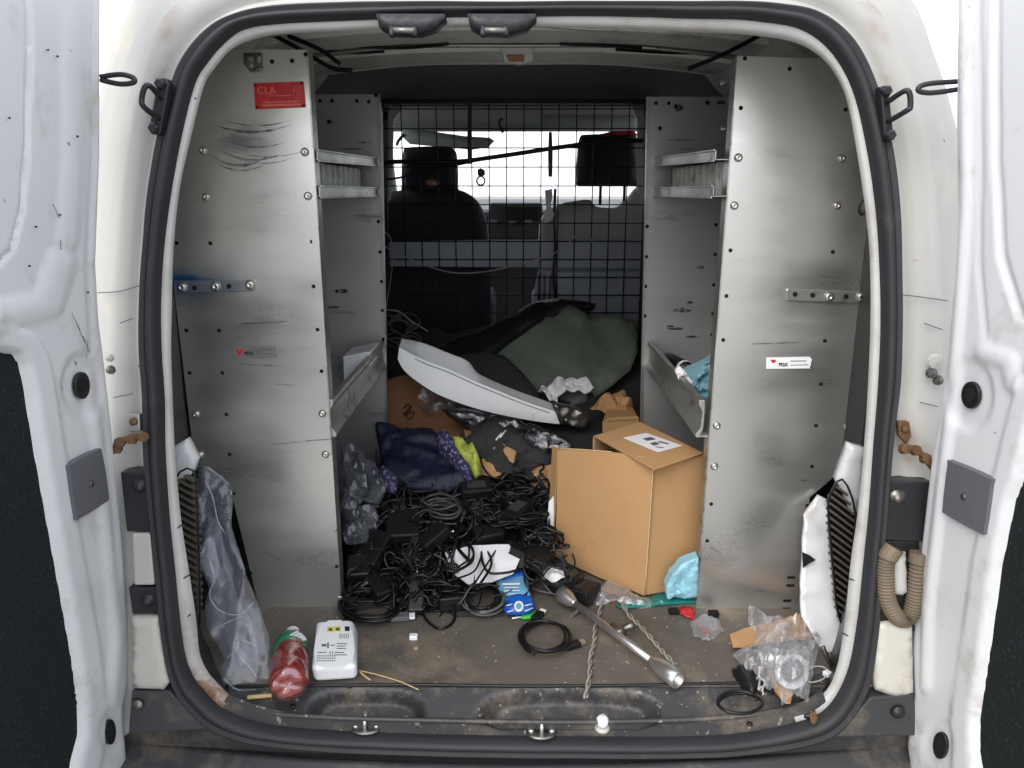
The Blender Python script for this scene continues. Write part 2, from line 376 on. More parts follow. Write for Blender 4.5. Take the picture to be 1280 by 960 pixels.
# seal: ribbed rubber section swept round the opening
prof = [(-.02, -.012), (.0, .004), (.12, .012), (.22, .013), (.32, .007), (.42, .009), (.6, .015), (.78, .014), (.9, .008), (1.0, -.004), (1.04, -.018)]
rings = [[O3[i].lerp(I3[i], t) + RING.n * (h + .0012 * noise.noise(O3[i] * 14)) for i in range(NR)] for t, h in prof]
loft('door_seal', rings, M['rubber'], van)
# flange: painted steel on the sides and top, dirty plastic along the bottom
def seg_idx(lo, hi):     # list of indices of the resampled ring between T entries
    a, b = lo * 5, hi * 5; return [i % NR for i in range(a, b + 1)] if b > a else [i % NR for i in range(a, b + NR + 1)]
def seg_loft(name, idx, ringsf, m, parent=van, **k):
    return loft(name, [[f(i) for i in idx] for f in ringsf], m, parent, closed=False, **k)
ctr = V((0, 0, .5))
def inw(i, d): 
    c = (V((0, 0, .55)) - F3[i]); c.y = 0; return c.normalized() * d
side_idx = seg_idx(29 + 1, 21)      # from lower left up over the top to lower right
fl = seg_loft('door_flange', side_idx, [lambda i: I3[i] - RING.n * .012, lambda i: I3[i].lerp(F3[i], .15) - RING.n * .006, lambda i: F3[i], lambda i: F3[i] + V((0, .010, 0)) - inw(i, .010), lambda i: F3[i] + V((0, .012, 0)) - inw(i, .03)], M['flange'])
RV = [lambda i: F3[i] + V((0, .013, 0)) - inw(i, .012), lambda i: F3[i] + V((0, .06, 0)) - inw(i, .035), lambda i: F3[i] + V((0, .16, 0)) - inw(i, .085)]
low = [i for i in side_idx if F3[i].z < .72]; k1 = next(k for k, i in enumerate(side_idx) if F3[i].z >= .72); k2 = len(side_idx) - next(k for k, i in enumerate(side_idx[::-1]) if F3[i].z >= .72)
seg_loft('door_reveal', side_idx[:k1 + 1], RV, M['black']); seg_loft('door_reveal', side_idx[k1:k2], RV, M['lining']); seg_loft('door_reveal', side_idx[k2 - 1:], RV, M['black'])
def rustf(pt3, blobs):
    s = 0
    for c, r in blobs: s = max(s, 1 - (pt3 - c).length / r)
    return max(0, s)
def add_attr(o, an, fn):
    at = o.data.attributes.new(an, 'FLOAT', 'POINT')
    for i, v in enumerate(o.data.vertices): at.data[i].value = fn(v.co)
RB = [(RING(240, 858), .035), (RING(262, 872), .05), (RING(290, 884), .05), (RING(1020, 880), .025), (RING(1045, 858), .02)]
add_attr(fl, 'rust', lambda p: min(1, 1.6 * rustf(p, RB)))
for (u, v, u2, v2) in [(222, 660, 236, 650), (221, 728, 240, 716), (228, 775, 240, 766), (1060, 722, 1078, 728), (1052, 790, 1072, 800), (236, 118, 247, 124), (250, 72, 262, 80)]:
    a, b = FPLN(u, v), FPLN(u2, v2)
    tube('panel_gap', [a + RING.n * .0035, (a + b) / 2 + RING.n * .004, b + RING.n * .006], .0011, M['hole'], fl, seg=5, sm=2)
# body jamb outside the seal, turning forward into the body side
def target(i):
    u, v = RO[i]
    key = {(t[0]): q for t, q in []}
    return None
def interp(tab, v):
    if v <= tab[0][0]: return tab[0][1]
    for (a, x), (b, y) in zip(tab, tab[1:]):
        if v <= b: return x + (y - x) * (v - a) / (b - a)
    return tab[-1][1]
LS = [(67, 147), (128, 134), (161, 129), (300, 122), (600, 112), (1000, 108)]
RS = [(67, 1156), (97, 1166), (178, 1186), (250, 1193), (400, 1204), (600, 1208), (1000, 1210)]
CN = {4: (1000, -100), 5: (1075, -72), 6: (1118, -20), 7: (1142, 20), 8: (1159, 75), 44: (139, 105), 45: (147, 67), 46: (158, 30), 47: (171, -2), 48: (195, -55), 49: (330, -100)}
TG = []
for k, t in enumerate(T):
    u, v = t[0]
    if k in CN: q = CN[k]
    elif v < 10: q = (u, -105)
    elif 22 <= k <= 28: q = (u + (u - 645) * .12, 1040)
    elif k in (19, 20, 21): q = {19: (1215, 960), 20: (1200, 1030), 21: (1110, 1045)}[k]
    elif k in (29, 30, 31, 32): q = {29: (200, 1045), 30: (110, 1030), 31: (105, 985), 32: (106, 940)}[k]
    elif u > 645: q = (interp(RS, v), v)
    else: q = (interp(LS, v), v)
    TG.append(V((*q, 0)))
TGP = [(p.x, p.y) for p in cr(TG, 5, True)]
OUTP = PY(.15); OUT3 = [OUTP(*p) for p in TGP]
def jamb(t, dy, step=0):
    def f(i):
        a = O3[i] + RING.n * -.012; b = OUT3[i]; p = a.lerp(b, t)
        p.y = a.y + dy
        return p
    return f
JL = [(0, 0), (.06, .012), (.13, .016), (.17, .008), (.3, .004), (.42, .005), (.46, .016), (.58, .018), (.62, .026), (.70, .028), (.8, .035), (.9, .065), (.97, .11), (1, .165), (1.01, .5), (1.015, 1.2), (1.015, 2.3)]
top_idx = seg_idx(32, 19)
body = seg_loft('body_shell', top_idx, [jamb(t, d) for t, d in JL], M['cream'])
RBJ = [(RING(206, v), .022) for v in range(-20, 84, 9)] + [(RING(1101 + v * .06, v), .022) for v in range(-20, 96, 9)] + [(RING(200, 92), .03), (RING(1108, 96), .03), (RING(188, 180), .02), (RING(1118, 190), .02),
       (RING(168, 545), .035), (RING(1128, 545), .04), (RING(1150, 575), .035), (RING(170, 820), .03)]
add_attr(body, 'rust', lambda p: min(1, 1.5 * rustf(p, RBJ)))
for pts in [[(122, 366), (150, 364), (174, 357)], [(150, 404), (166, 398)], [(142, 497), (166, 492)], [(1124, 368), (1150, 371), (1185, 376)], [(1155, 404), (1178, 412)], [(1150, 503), (1172, 508)]]:
    q = off(RING, -.008); tube('panel_gap', [q(*p) for p in pts], .0009, M['latch'], body, seg=5, sm=3)
# lower corner of the body behind the bumper
seg_loft('lower_panel', seg_idx(19, 32), [jamb(t, d) for t, d in [(0, .0), (.1, .012), (.5, .02), (1, .03)]], M['bumper'])
# inner lining of the cargo bay
def lin_ring(y, k=.955):
    def f(i):
        p = V(OUT3[i]); p.y = y; p.x *= k; p.z = .55 + (p.z - .55) * (k + .012); return p
    return f
seg_loft('inner_lining', top_idx, [lin_ring(.13, .96), lin_ring(.3), lin_ring(.7), lin_ring(1.12)], M['lining'])
WB = [lambda i: F3[i] + V((0, .16, 0)) - inw(i, .085), lin_ring(.165, .955)]
ka = next(k for k, i in enumerate(top_idx) if F3[i].z >= .72); kb_ = len(top_idx) - next(k for k, i in enumerate(top_idx[::-1]) if F3[i].z >= .72)
seg_loft('rear_corner_web', top_idx[:ka + 1], WB, M['black']); seg_loft('rear_corner_web', top_idx[ka:kb_], WB, M['lining']); seg_loft('rear_corner_web', top_idx[kb_ - 1:], WB, M['black'])
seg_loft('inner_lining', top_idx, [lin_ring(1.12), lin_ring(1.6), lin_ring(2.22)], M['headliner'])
zt = max(p.z for p in OUT3); ZC = .55 + (zt - .55) * .967
# wheel-arch side boxes (dark trim) behind the shelving
for s in (-1, 1):
    box('wheel_arch', (s * .66, .95, .16), (.14, 1.1, .32), M['black'], van, bevel=.03)
    box('side_trim', (s * .700, .62, .50), (.02, .84, 1.0), M['black'], van, bevel=.004)
# roof ribs
def rib(y0, y1, z, m, dz=.03):
    rr = random.Random(int(y0 * 100)); n = 14; vs = []
    for yy, zz in ((y0, z + dz), (y0 + .01, z), (y1 - .01, z + .002), (y1, z + dz + .01)):
        for j in range(n + 1):
            x = -.66 + 1.32 * j / n; arch = -.05 * (abs(x) / .66) ** 3
            vs.append(V((x, yy + .004 * rr.uniform(-1, 1), zz + arch)))
    fs = [(a * (n + 1) + j, a * (n + 1) + j + 1, (a + 1) * (n + 1) + j + 1, (a + 1) * (n + 1) + j) for a in range(3) for j in range(n)]
    return mk('roof_rib', vs, fs, m, van, smooth=False, bevel=.003)
rib(.46, .60, 1.262, M['lining']); rib(.615, .80, 1.257, M['lining']); rib(.90, 1.12, 1.258, M['lining'])
for (a, b, c) in [((700, 55), (760, 57), (802, 60)), ((430, 57), (500, 60), (560, 55)), ((770, 62), (840, 66), (900, 66)), ((400, 62), (440, 66), (480, 64))]:
    q = PZ(1.252); tube('roof_wire', [q(*a), q(*b) , q(*c)], .004, M['wire'], van, seg=6)
for pts in [[(335, 40), (372, 60), (395, 74), (418, 86), (440, 88)], [(360, 45), (400, 62), (425, 80)], [(948, 45), (920, 60), (890, 74), (860, 86)]]:
    q = PY(.62); tube('roof_wire', [q(*p) for p in pts], .0055, M['wire'], van, seg=6)
q = PY(.5)
prism('roof_bracket', [(665, 17), (690, 17), (695, 30), (772, 31), (774, 38), (745, 38), (668, 33)], PY(.08), .01, M['galv'], van)
for (y, z) in ((.30, 1.235), (.86, 1.262), (1.17, 1.268)):
    tube('roof_seam', [V((-.6, y, z - .03)), V((-.3, y, z)), V((0, y, z + .003)), V((.3, y, z)), V((.6, y, z - .03))], .006, M['galv'] if y < .9 else M['lining'], van, seg=6)
for s in (-1, 1):
    hexa('roof_side_rail', [V((s * .60, .2, 1.20)), V((s * .66, .2, 1.15)), V((s * .66, 1.2, 1.15)), V((s * .60, 1.2, 1.20))], [V((s * .56, .2, 1.245)), V((s * .66, .2, 1.21)), V((s * .66, 1.2, 1.21)), V((s * .56, 1.2, 1.245))], M['lining'], van)
lamp = prism('dome_lamp', [(627, 58), (666, 58), (666, 76), (650, 80), (630, 77)], PY(.87), .03, M['lining'], van)
prism('lamp_lens', [(633, 69), (656, 69), (655, 77), (636, 77)], PY(.862), .006, M['orange'], lamp)
# latch catches hanging from the header
for (c, l) in ((514, 0), (628, 1)):
    q = PY(-.005)
    lt = patch('header_catch', [(c - 44, 17), (c + 42, 17), (c + 43, 24), (c + 30, 37), (c + 10, 43), (c - 26, 42), (c - 40, 34)], q, M['darkmetal'], van, step=6, bulge=(12, .006), back=(0, .03, 0))
    tube('catch_bar', [PY(-.03)(c - 22, 38), PY(-.03)(c + 4, 38.5)], .0045, M['steel'], lt, seg=10, sm=1)
    for d in (-24, 4):
        tube('catch_post', [PY(.0)(c + d, 30), PY(-.03)(c + d, 44)], .0045, M['darkmetal'], lt, seg=8, sm=1)
# bulkhead arch and cab header
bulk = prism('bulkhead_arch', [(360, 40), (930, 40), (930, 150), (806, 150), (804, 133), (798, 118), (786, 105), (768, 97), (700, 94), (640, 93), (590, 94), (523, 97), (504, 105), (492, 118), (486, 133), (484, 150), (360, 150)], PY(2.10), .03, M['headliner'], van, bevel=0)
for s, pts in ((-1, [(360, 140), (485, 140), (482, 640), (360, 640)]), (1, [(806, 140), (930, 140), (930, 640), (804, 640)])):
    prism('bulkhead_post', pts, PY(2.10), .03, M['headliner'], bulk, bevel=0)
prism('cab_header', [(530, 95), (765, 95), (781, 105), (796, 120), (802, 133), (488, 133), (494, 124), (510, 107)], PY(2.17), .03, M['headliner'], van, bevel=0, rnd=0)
prism('cab_trim', [(470, 85), (545, 90), (520, 112), (492, 150), (488, 250), (470, 250)], PY(2.19), .02, M['lining'], van, bevel=0)
prism('cab_trim', [(820, 85), (755, 90), (780, 112), (797, 150), (797, 240), (815, 250)], PY(2.19), .02, M['lining'], van, bevel=0)
# cab: roof, pillars, dash, windows
mk('cab_roof', [(-.74, 2.15, 1.33), (.74, 2.15, 1.33), (.70, 3.0, 1.24), (-.70, 3.0, 1.24), (-.74, 2.15, 1.38), (.74, 2.15, 1.38), (.70, 3.0, 1.30), (-.70, 3.0, 1.30)],
   [(0, 1, 2, 3), (7, 6, 5, 4), (0, 4, 5, 1), (1, 5, 6, 2), (2, 6, 7, 3), (3, 7, 4, 0)], M['headroof'], van)
hexa('windscreen_header', [(-.7, 2.96, 1.215), (.7, 2.96, 1.215), (.7, 3.02, 1.21), (-.7, 3.02, 1.21)], [(-.7, 2.96, 1.26), (.7, 2.96, 1.26), (.7, 3.02, 1.25), (-.7, 3.02, 1.25)], M['headroof'], van, bevel=.01)
for s in (-1, 1):
    tube('front_pillar', [(s * .69, 3.0, 1.24), (s * .74, 3.35, 1.05), (s * .78, 3.75, .84)], .035, M['headroof'], van)
    hexa('cab_door', [(s * .80, 2.2, -.2), (s * .80, 3.8, -.2), (s * .76, 3.8, -.2), (s * .76, 2.2, -.2)], [(s * .80, 2.2, .80), (s * .80, 3.8, .80), (s * .76, 3.8, .80), (s * .76, 2.2, .80)], M['black'], van)
    tube('window_post', [(s * .76, 2.28, .78), (s * .73, 2.24, 1.34)], .045, M['headroof'], van, seg=8, sm=1)
    mk('side_window', [(s * .765, 2.3, .80), (s * .765, 3.7, .80), (s * .70, 3.0, 1.26), (s * .72, 2.3, 1.34)], [(0, 1, 2, 3)], M['glass'], van)
mk('windscreen', [(-.69, 3.0, 1.20), (.69, 3.0, 1.20), (.76, 3.8, .83), (-.76, 3.8, .83)], [(0, 1, 2, 3)], M['glass'], van)
dash = hexa('dashboard', [(-.76, 3.1, -.1), (.76, 3.1, -.1), (.76, 3.85, -.1), (-.76, 3.85, -.1)], [(-.76, 3.25, .80), (.76, 3.25, .80), (.76, 3.85, .86), (-.76, 3.85, .86)], M['black'], van, bevel=.04)
hexa('centre_console', [PY(3.08)(608, 300), PY(3.08)(680, 300), PY(3.3)(680, 300), PY(3.3)(608, 300)], [PY(3.08)(612, 254), PY(3.08)(678, 254), PY(3.3)(676, 253), PY(3.3)(612, 253)], M['darkcloth'], dash, bevel=.015)
for (a, b) in ((612, 275), (636, 276), (656, 275)):
    prism('console_button', [(a, b), (a + 9, b), (a + 9, b + 3), (a, b + 3)], PY(3.05), .02, M['latch'], dash, bevel=0)
prism('screen', [(634, 258), (672, 258), (672, 276), (634, 276)], PY(3.06), .015, M['hole'], dash)
mk('cab_floor', [(-.78, 2.1, -.02), (.78, 2.1, -.02), (.78, 3.9, -.1), (-.78, 3.9, -.1)], [(0, 1, 2, 3)], M['black'], van)
# bonnet beyond the windscreen
loft('bonnet', [[V((x, y, z - .06 * (x / .7) ** 2)) for x in (-.72, -.5, -.25, 0, .25, .5, .72)] for y, z in ((3.8, .80), (4.1, .74), (4.4, .62), (4.55, .35), (4.58, -.3))], M['white'], van, closed=False)
# sun visors, mirror, strap
sv = patch('sun_visor', [(504, 161), (520, 161), (580, 170), (612, 172), (618, 176), (610, 184), (590, 187), (512, 180), (502, 170)], PY(2.85), M['headroof'], van, step=8, bulge=(5, .02), back=(0, .02, 0))
patch('sun_visor', [(678, 141), (690, 137), (795, 141), (800, 148), (798, 162), (676, 162), (675, 150)], PY(2.75), M['headroof'], van, step=8, bulge=(5, .02), back=(0, .02, 0))
tube('visor_arm', [PY(2.84)(505, 168), PY(2.84)(498, 176), PY(2.84)(496, 182)], .008, M['black'], sv)
# floor, with the scuffed sheet running up to the sill
fl2 = mk('cargo_floor', *(lambda nx, ny: ([(-.76 + 1.52 * i / nx, .004 + 2.2 * (j / ny) ** 1.5, .0 + .0015 * noise.noise(V((i * .3, j * .3, 0)))) for j in range(ny + 1) for i in range(nx + 1)], [(j * (nx + 1) + i, j * (nx + 1) + i + 1, (j + 1) * (nx + 1) + i + 1, (j + 1) * (nx + 1) + i) for j in range(ny) for i in range(nx)]))(60, 60), M['floor'], van, smooth=True)
# sill with two moulded scoops
SA = RING(640, 905); SP = SL(SA.y, SA.z, .006, -.001)
def scoop(u, v, x0, x1, y0, y1):
    cx, cy = (x0 + x1) / 2, (y0 + y1) / 2
    d = (abs((u - cx) / ((x1 - x0) / 2)) ** 3 + abs((v - cy) / ((y1 - y0) / 2)) ** 3)
    return max(0, min(1, (1.15 - d) / .5))
def silld(u, v):
    e = 0
    for s in ((388, 528, 863, 915), (604, 822, 863, 918)): e = max(e, scoop(u, v, *s) * 1.0)
    t = .014 * max(0, min(1, (866 - v) / 6))     # small kick up to the floor edge
    if v > 900: e *= max(0, (912 - v) / 12)
    return -.034 * e - .002 + t * 0
sill = patch('sill_plate', [(262, 838), (285, 858), (300, 857), (400, 858), (640, 859), (900, 858), (990, 852), (1046, 834), (1030, 868), (988, 887), (918, 898), (850, 905), (640, 906), (430, 901), (362, 895), (322, 886), (290, 871)], SP, M['sill'], van, step=3.6, dispf=silld)
tube('sill_lip', [SP(*p) + V((0, 0, .003)) for p in [(275, 862), (330, 890), (400, 898), (530, 902), (640, 904), (760, 904), (900, 899), (985, 886), (1035, 860)]], .0045, M['sill'], sill, sm=8)
tube('sill_lip', [SP(*p) + V((0, 0, .001)) for p in [(280, 858), (400, 857), (530, 856.5), (640, 858), (800, 857), (1000, 852)]], .003, M['black'], sill, sm=8)
patch('lower_flange', [(322, 882), (362, 891), (430, 897), (530, 900), (640, 902), (850, 901), (918, 895), (988, 884), (1028, 864), (1036, 888), (1000, 908), (926, 923), (850, 927), (640, 926), (430, 921), (355, 915), (300, 900), (275, 885), (286, 868)], off(RING, -.012), M['sill'], van, step=8)
for (u, v, rr) in ((457, 893, 1), (677, 899, 1)):
    p = SP(u, v) + V((0, 0, -.030))
    st = lathe('sill_striker', [(0, .0), (.024, .0), (.024, .003), (.02, .005), (0, .005)], M['steel'], p, (0, 0, 1), van, seg=18)
    for v_ in st.data.vertices: v_.co.y = p.y + (v_.co.y - p.y) * .8; v_.co.x = p.x + (v_.co.x - p.x) * 1.15
    tube('striker_loop', [p + V((0, -.012, 0)), p + V((0, -.011, .022)), p + V((0, .002, .030)), p + V((0, .013, .022)), p + V((0, .014, 0))], .0038, M['chrome'], st, seg=8)
    for d in (-.019, .019): lathe('bolt', [(0, .004), (.006, .004), (.006, .009), (0, .010)], M['chrome'], p + V((d, 0, 0)), (0, 0, 1), st, seg=8)
for (u, v) in ((366, 883), (437, 857.5), (937, 905)):
    lathe('sill_stud', [(0, 0), (.006, 0), (.005, .003), (0, .0035)], M['darkmetal'], SP(u, v) - V((0, 0, .001)), (0, 0, 1), sill, seg=10)
# bumper
BZ = -.108
def bp(u, v, z): return PZ(z)(u, v)
xs = [-.9, -.75, -.6, -.4, -.2, 0, .2, .4, .6, .75, .9]
def brow(yf, z): return [V((x, yf + .10 * (abs(x) / .9) ** 2.2, z)) for x in xs]
bump = loft('rear_bumper', [brow(.05, BZ + .035), brow(-.045, BZ + .004), brow(-.075, BZ), brow(-.082, BZ + .007), brow(-.094, BZ + .006), brow(-.10, BZ - .004), brow(-.2, BZ - .012), brow(-.235, BZ - .03), brow(-.245, BZ - .09), brow(-.2, BZ - .26)], M['bumper'], van, closed=False)
# jamb furniture: door loops, checks, hinge plates, hose
def jp(u, v, d): return Pl((0, -d, 0), (0, -1, 0))(u, v)
Jp = PY(-.005)
for side, (plate, loop, bolts) in enumerate((([(196, 98), (207, 97), (212, 105), (200, 168), (188, 168), (186, 158)], [(200, 122), (188, 108), (181, 109), (177, 124), (180, 134), (198, 148)], [(201, 105), (193, 160)]),
                              ([(1100, 108), (1111, 106), (1118, 170), (1114, 177), (1106, 174)], [(1109, 128), (1130, 114), (1137, 117), (1138, 133), (1134, 138), (1110, 152)], [(1107, 114), (1112, 169)]))):
    pl = prism('door_striker', plate, PY(-.016), .02, M['darkmetal'], van, bevel=.003)
    q = PY(-.02); lp = [q(*p) for p in loop]
    for k in range(len(lp)): lp[k].y -= [0, .025, .03, .03, .028, 0][k]
    lp = [PY(p.y)(*loop[k]) for k, p in enumerate(lp)]
    tube('striker_loop', lp, .0042, M['darkmetal'], pl, seg=8, sm=4)
    for b in bolts: lathe('bolt', [(0, 0), (.0085, 0), (.0085, .006), (.006, .009), (0, .009)], M['darkmetal'], PY(-.016)(*b), (0, -1, 0), pl, seg=6, smooth=False)
# hinge plates and blocks low on each jamb
def block(name, pts, m, y=-.012, t=.05, **k): return prism(name, pts, off(RING, .004 - y * .6), t, m, van, **k)
for pts in ([(150, 590), (187, 590), (190, 665), (158, 665)], [(160, 734), (197, 734), (200, 767), (165, 768)]):
    h = block('hinge_recess', pts, M['darkmetal'], y=-.006, bevel=.003)
for (u, v, r) in ((175, 607, .0085), (185, 750, .0085)):
    lathe('hinge_bolt', [(0, 0), (r * 1.5, 0), (r * 1.5, .003), (r, .003), (r, .009), (0, .010)], M['darkmetal'], off(RING, .006)(u, v), (0, -1, 0), van, seg=12)
block('hinge_spacer', [(164, 667), (188, 667), (193, 732), (167, 732)], M['cream'], y=-.012, t=.04, bevel=.004)
block('hinge_recess', [(1111, 602), (1165, 602), (1165, 678), (1104, 676)], M['darkmetal'], y=-.006, bevel=.003)
lathe('hinge_bolt', [(0, 0), (.014, 0), (.014, .003), (.009, .003), (.009, .009), (0, .010)], M['steel'], off(RING, .006)(1121, 621), (0, -1, 0), van, seg=12)
block('hinge_recess', [(1098, 676), (1150, 676), (1150, 790), (1094, 790)], M['black'], y=.0, t=.04, bevel=.003)
patch('lamp_housing', [(1112, 690), (1132, 690), (1134, 740), (1128, 745), (1114, 742)], off(RING, .006), M['cream'], van, step=5, bulge=(8, .012), back=(0, .02, 0))
patch('lower_jamb_cap', [(1096, 778), (1116, 776), (1140, 780), (1142, 866), (1120, 872), (1094, 862), (1092, 830)], off(RING, .006), M['grimy'], van, step=6, bulge=(5, .008), back=(0, .03, 0))
patch('lower_jamb_cap', [(165, 770), (199, 770), (206, 815), (214, 850), (205, 862), (166, 860)], off(RING, .006), M['grimy'], van, step=6, bulge=(5, .008), back=(0, .03, 0))
block('corner_trim', [(164, 864), (212, 864), (236, 890), (262, 912), (160, 918)], M['bumper'], y=-.01, t=.04, bevel=.003)
block('corner_trim', [(1088, 872), (1142, 868), (1150, 920), (1030, 922), (1060, 905)], M['bumper'], y=-.01, t=.04, bevel=.003)
lathe('bumper_stud', [(0, 0), (.011, 0), (.009, .005), (0, .006)], M['steel'], off(RING, .012)(173, 880), (0, -1, 0), van, seg=12)
lathe('bumper_stud', [(0, 0), (.013, 0), (.011, .006), (0, .007)], M['darkmetal'], off(RING, .012)(1122, 889), (0, -1, 0), van, seg=12)
# corrugated hose, a U bend
hp = cr([off(RING, .014)(*p) for p in [(1118, 684), (1108, 700), (1107, 725), (1110, 752), (1122, 772), (1136, 772), (1143, 750), (1146, 720), (1150, 690)]], 14)
vs, fs = tube_geo(hp, [.0125 + (.0022 if k % 2 else -.001) if 12 < k < len(hp) - 8 else .0165 for k in range(len(hp))], 14)
mk('wiring_hose', vs, fs, M['hose'], van, smooth=False)
# door check links, rusty
for s, plate, pts in ((0, [(159, 518), (174, 518), (175, 540), (160, 540)], [(180, 545), (165, 548), (150, 552), (146, 560)]), (1, [(1123, 527), (1137, 527), (1140, 545), (1134, 556), (1124, 545)], [(1130, 560), (1144, 562), (1156, 572), (1170, 590)])):
    h = prism('check_bracket', plate, off(RING, .012), .012, M['galv'] if s == 0 else M['rustm'], van, bevel=.002)
    lathe('bolt', [(0, 0), (.007, 0), (.006, .004), (0, .005)], M['rustm'], off(RING, .013)(*(plate[0][0] + 8, plate[0][1] + 9)), (0, -1, 0), h, seg=8)
    tube('check_link', [off(RING, .02)(*p) for p in pts], .006, M['rustm'], h, seg=6, sm=3)
    for p in pts: lathe('link_joint', [(0, -.004), (.009, -.004), (.009, .006), (0, .007)], M['rustm'], off(RING, .02)(p[0], p[1] + 1), (.2, -1, .3), h, seg=7, smooth=False)
for (u, v, r) in ((138, 447, .007), (139, 462, .008), (1168, 452, .014), (1164, 466, .010), (1172, 475, .009)):
    lathe('jamb_fastener', [(0, 0), (r, 0), (r * .8, .006), (0, .008)], M['cream'] if v < 460 else M['steel'], off(RING, .002)(u, v), (0, -1, 0), van, seg=9, smooth=False)
# vented corner trims inside the opening
for nm, pts, pl_, slope in (('L', [(219, 600), (241, 588), (247, 640), (250, 770), (243, 792), (236, 770), (226, 660)], PY(.10), -.55), ('R', [(1053, 599), (1069, 640), (1064, 700), (1060, 760), (1057, 787), (1047, 765), (1042, 715), (1037, 660), (1036, 623)], PY(.10), -.75)):
    g = prism('vent_grille', pts, off(pl_, -.02), .01, M['hole'], van, bevel=0)
    fr_ = [pl_(a_, b_) for a_, b_ in pts]; tube('grille_frame', fr_, .002, M['black'], g, closed=True, sm=3, seg=6)
    u0, u1 = min(p[0] for p in pts), max(p[0] for p in pts); v = min(p[1] for p in pts)
    while v < max(p[1] for p in pts):
        # one louvre: clipped to the outline by sampling
        best = [u for u in range(int(u0), int(u1)) if inside((u, v + (u - u0) * -slope), pts)]
        if len(best) > 5:
            a, b = best[0], best[-1]; fa, fb = v + (a - u0) * -slope, v + (b - u0) * -slope
            A, B = pl_(a, fa), pl_(b, fb); A2, B2 = pl_(a, fa + 3.2), pl_(b, fb + 3.2)
            hexa('louvre', [A, B, B + V((0, .018, -.004)), A + V((0, .018, -.004))], [A2, B2, B2 + V((0, .018, -.004)), A2 + V((0, .018, -.004))], M['louv'], g, bevel=0)
        v += 9
icp = patch('inner_corner_panel', [(1006, 645), (1024, 620), (1036, 626), (1040, 690), (1044, 745), (1050, 775), (1064, 802), (1058, 832), (1042, 842), (1026, 812), (1003, 772), (1001, 735), (1004, 700)], SL(.12, .0, .33, .40), M['white'], van, step=5, nz=(.010, 12), back=(0, .01, 0))
prism('dent_shade', [(1003, 690), (1012, 694), (1020, 700), (1012, 704), (1004, 710)], off(SL(.12, .0, .33, .40), .012), .002, M['hole'], icp, bevel=0)  # dark plate painting the shade inside a dent of the panel
patch('inner_corner_panel', [(1062, 555), (1082, 560), (1074, 640), (1066, 650), (1046, 600)], PY(.12), M['white'], van, step=6, nz=(.003, 12), bulge=(5, .005), back=(0, .02, 0))
patch('inner_corner_panel', [(214, 560), (232, 550), (246, 575), (240, 592), (216, 612)], PY(.12), M['white'], van, step=5, nz=(.003, 12), bulge=(5, .005), back=(0, .02, 0))
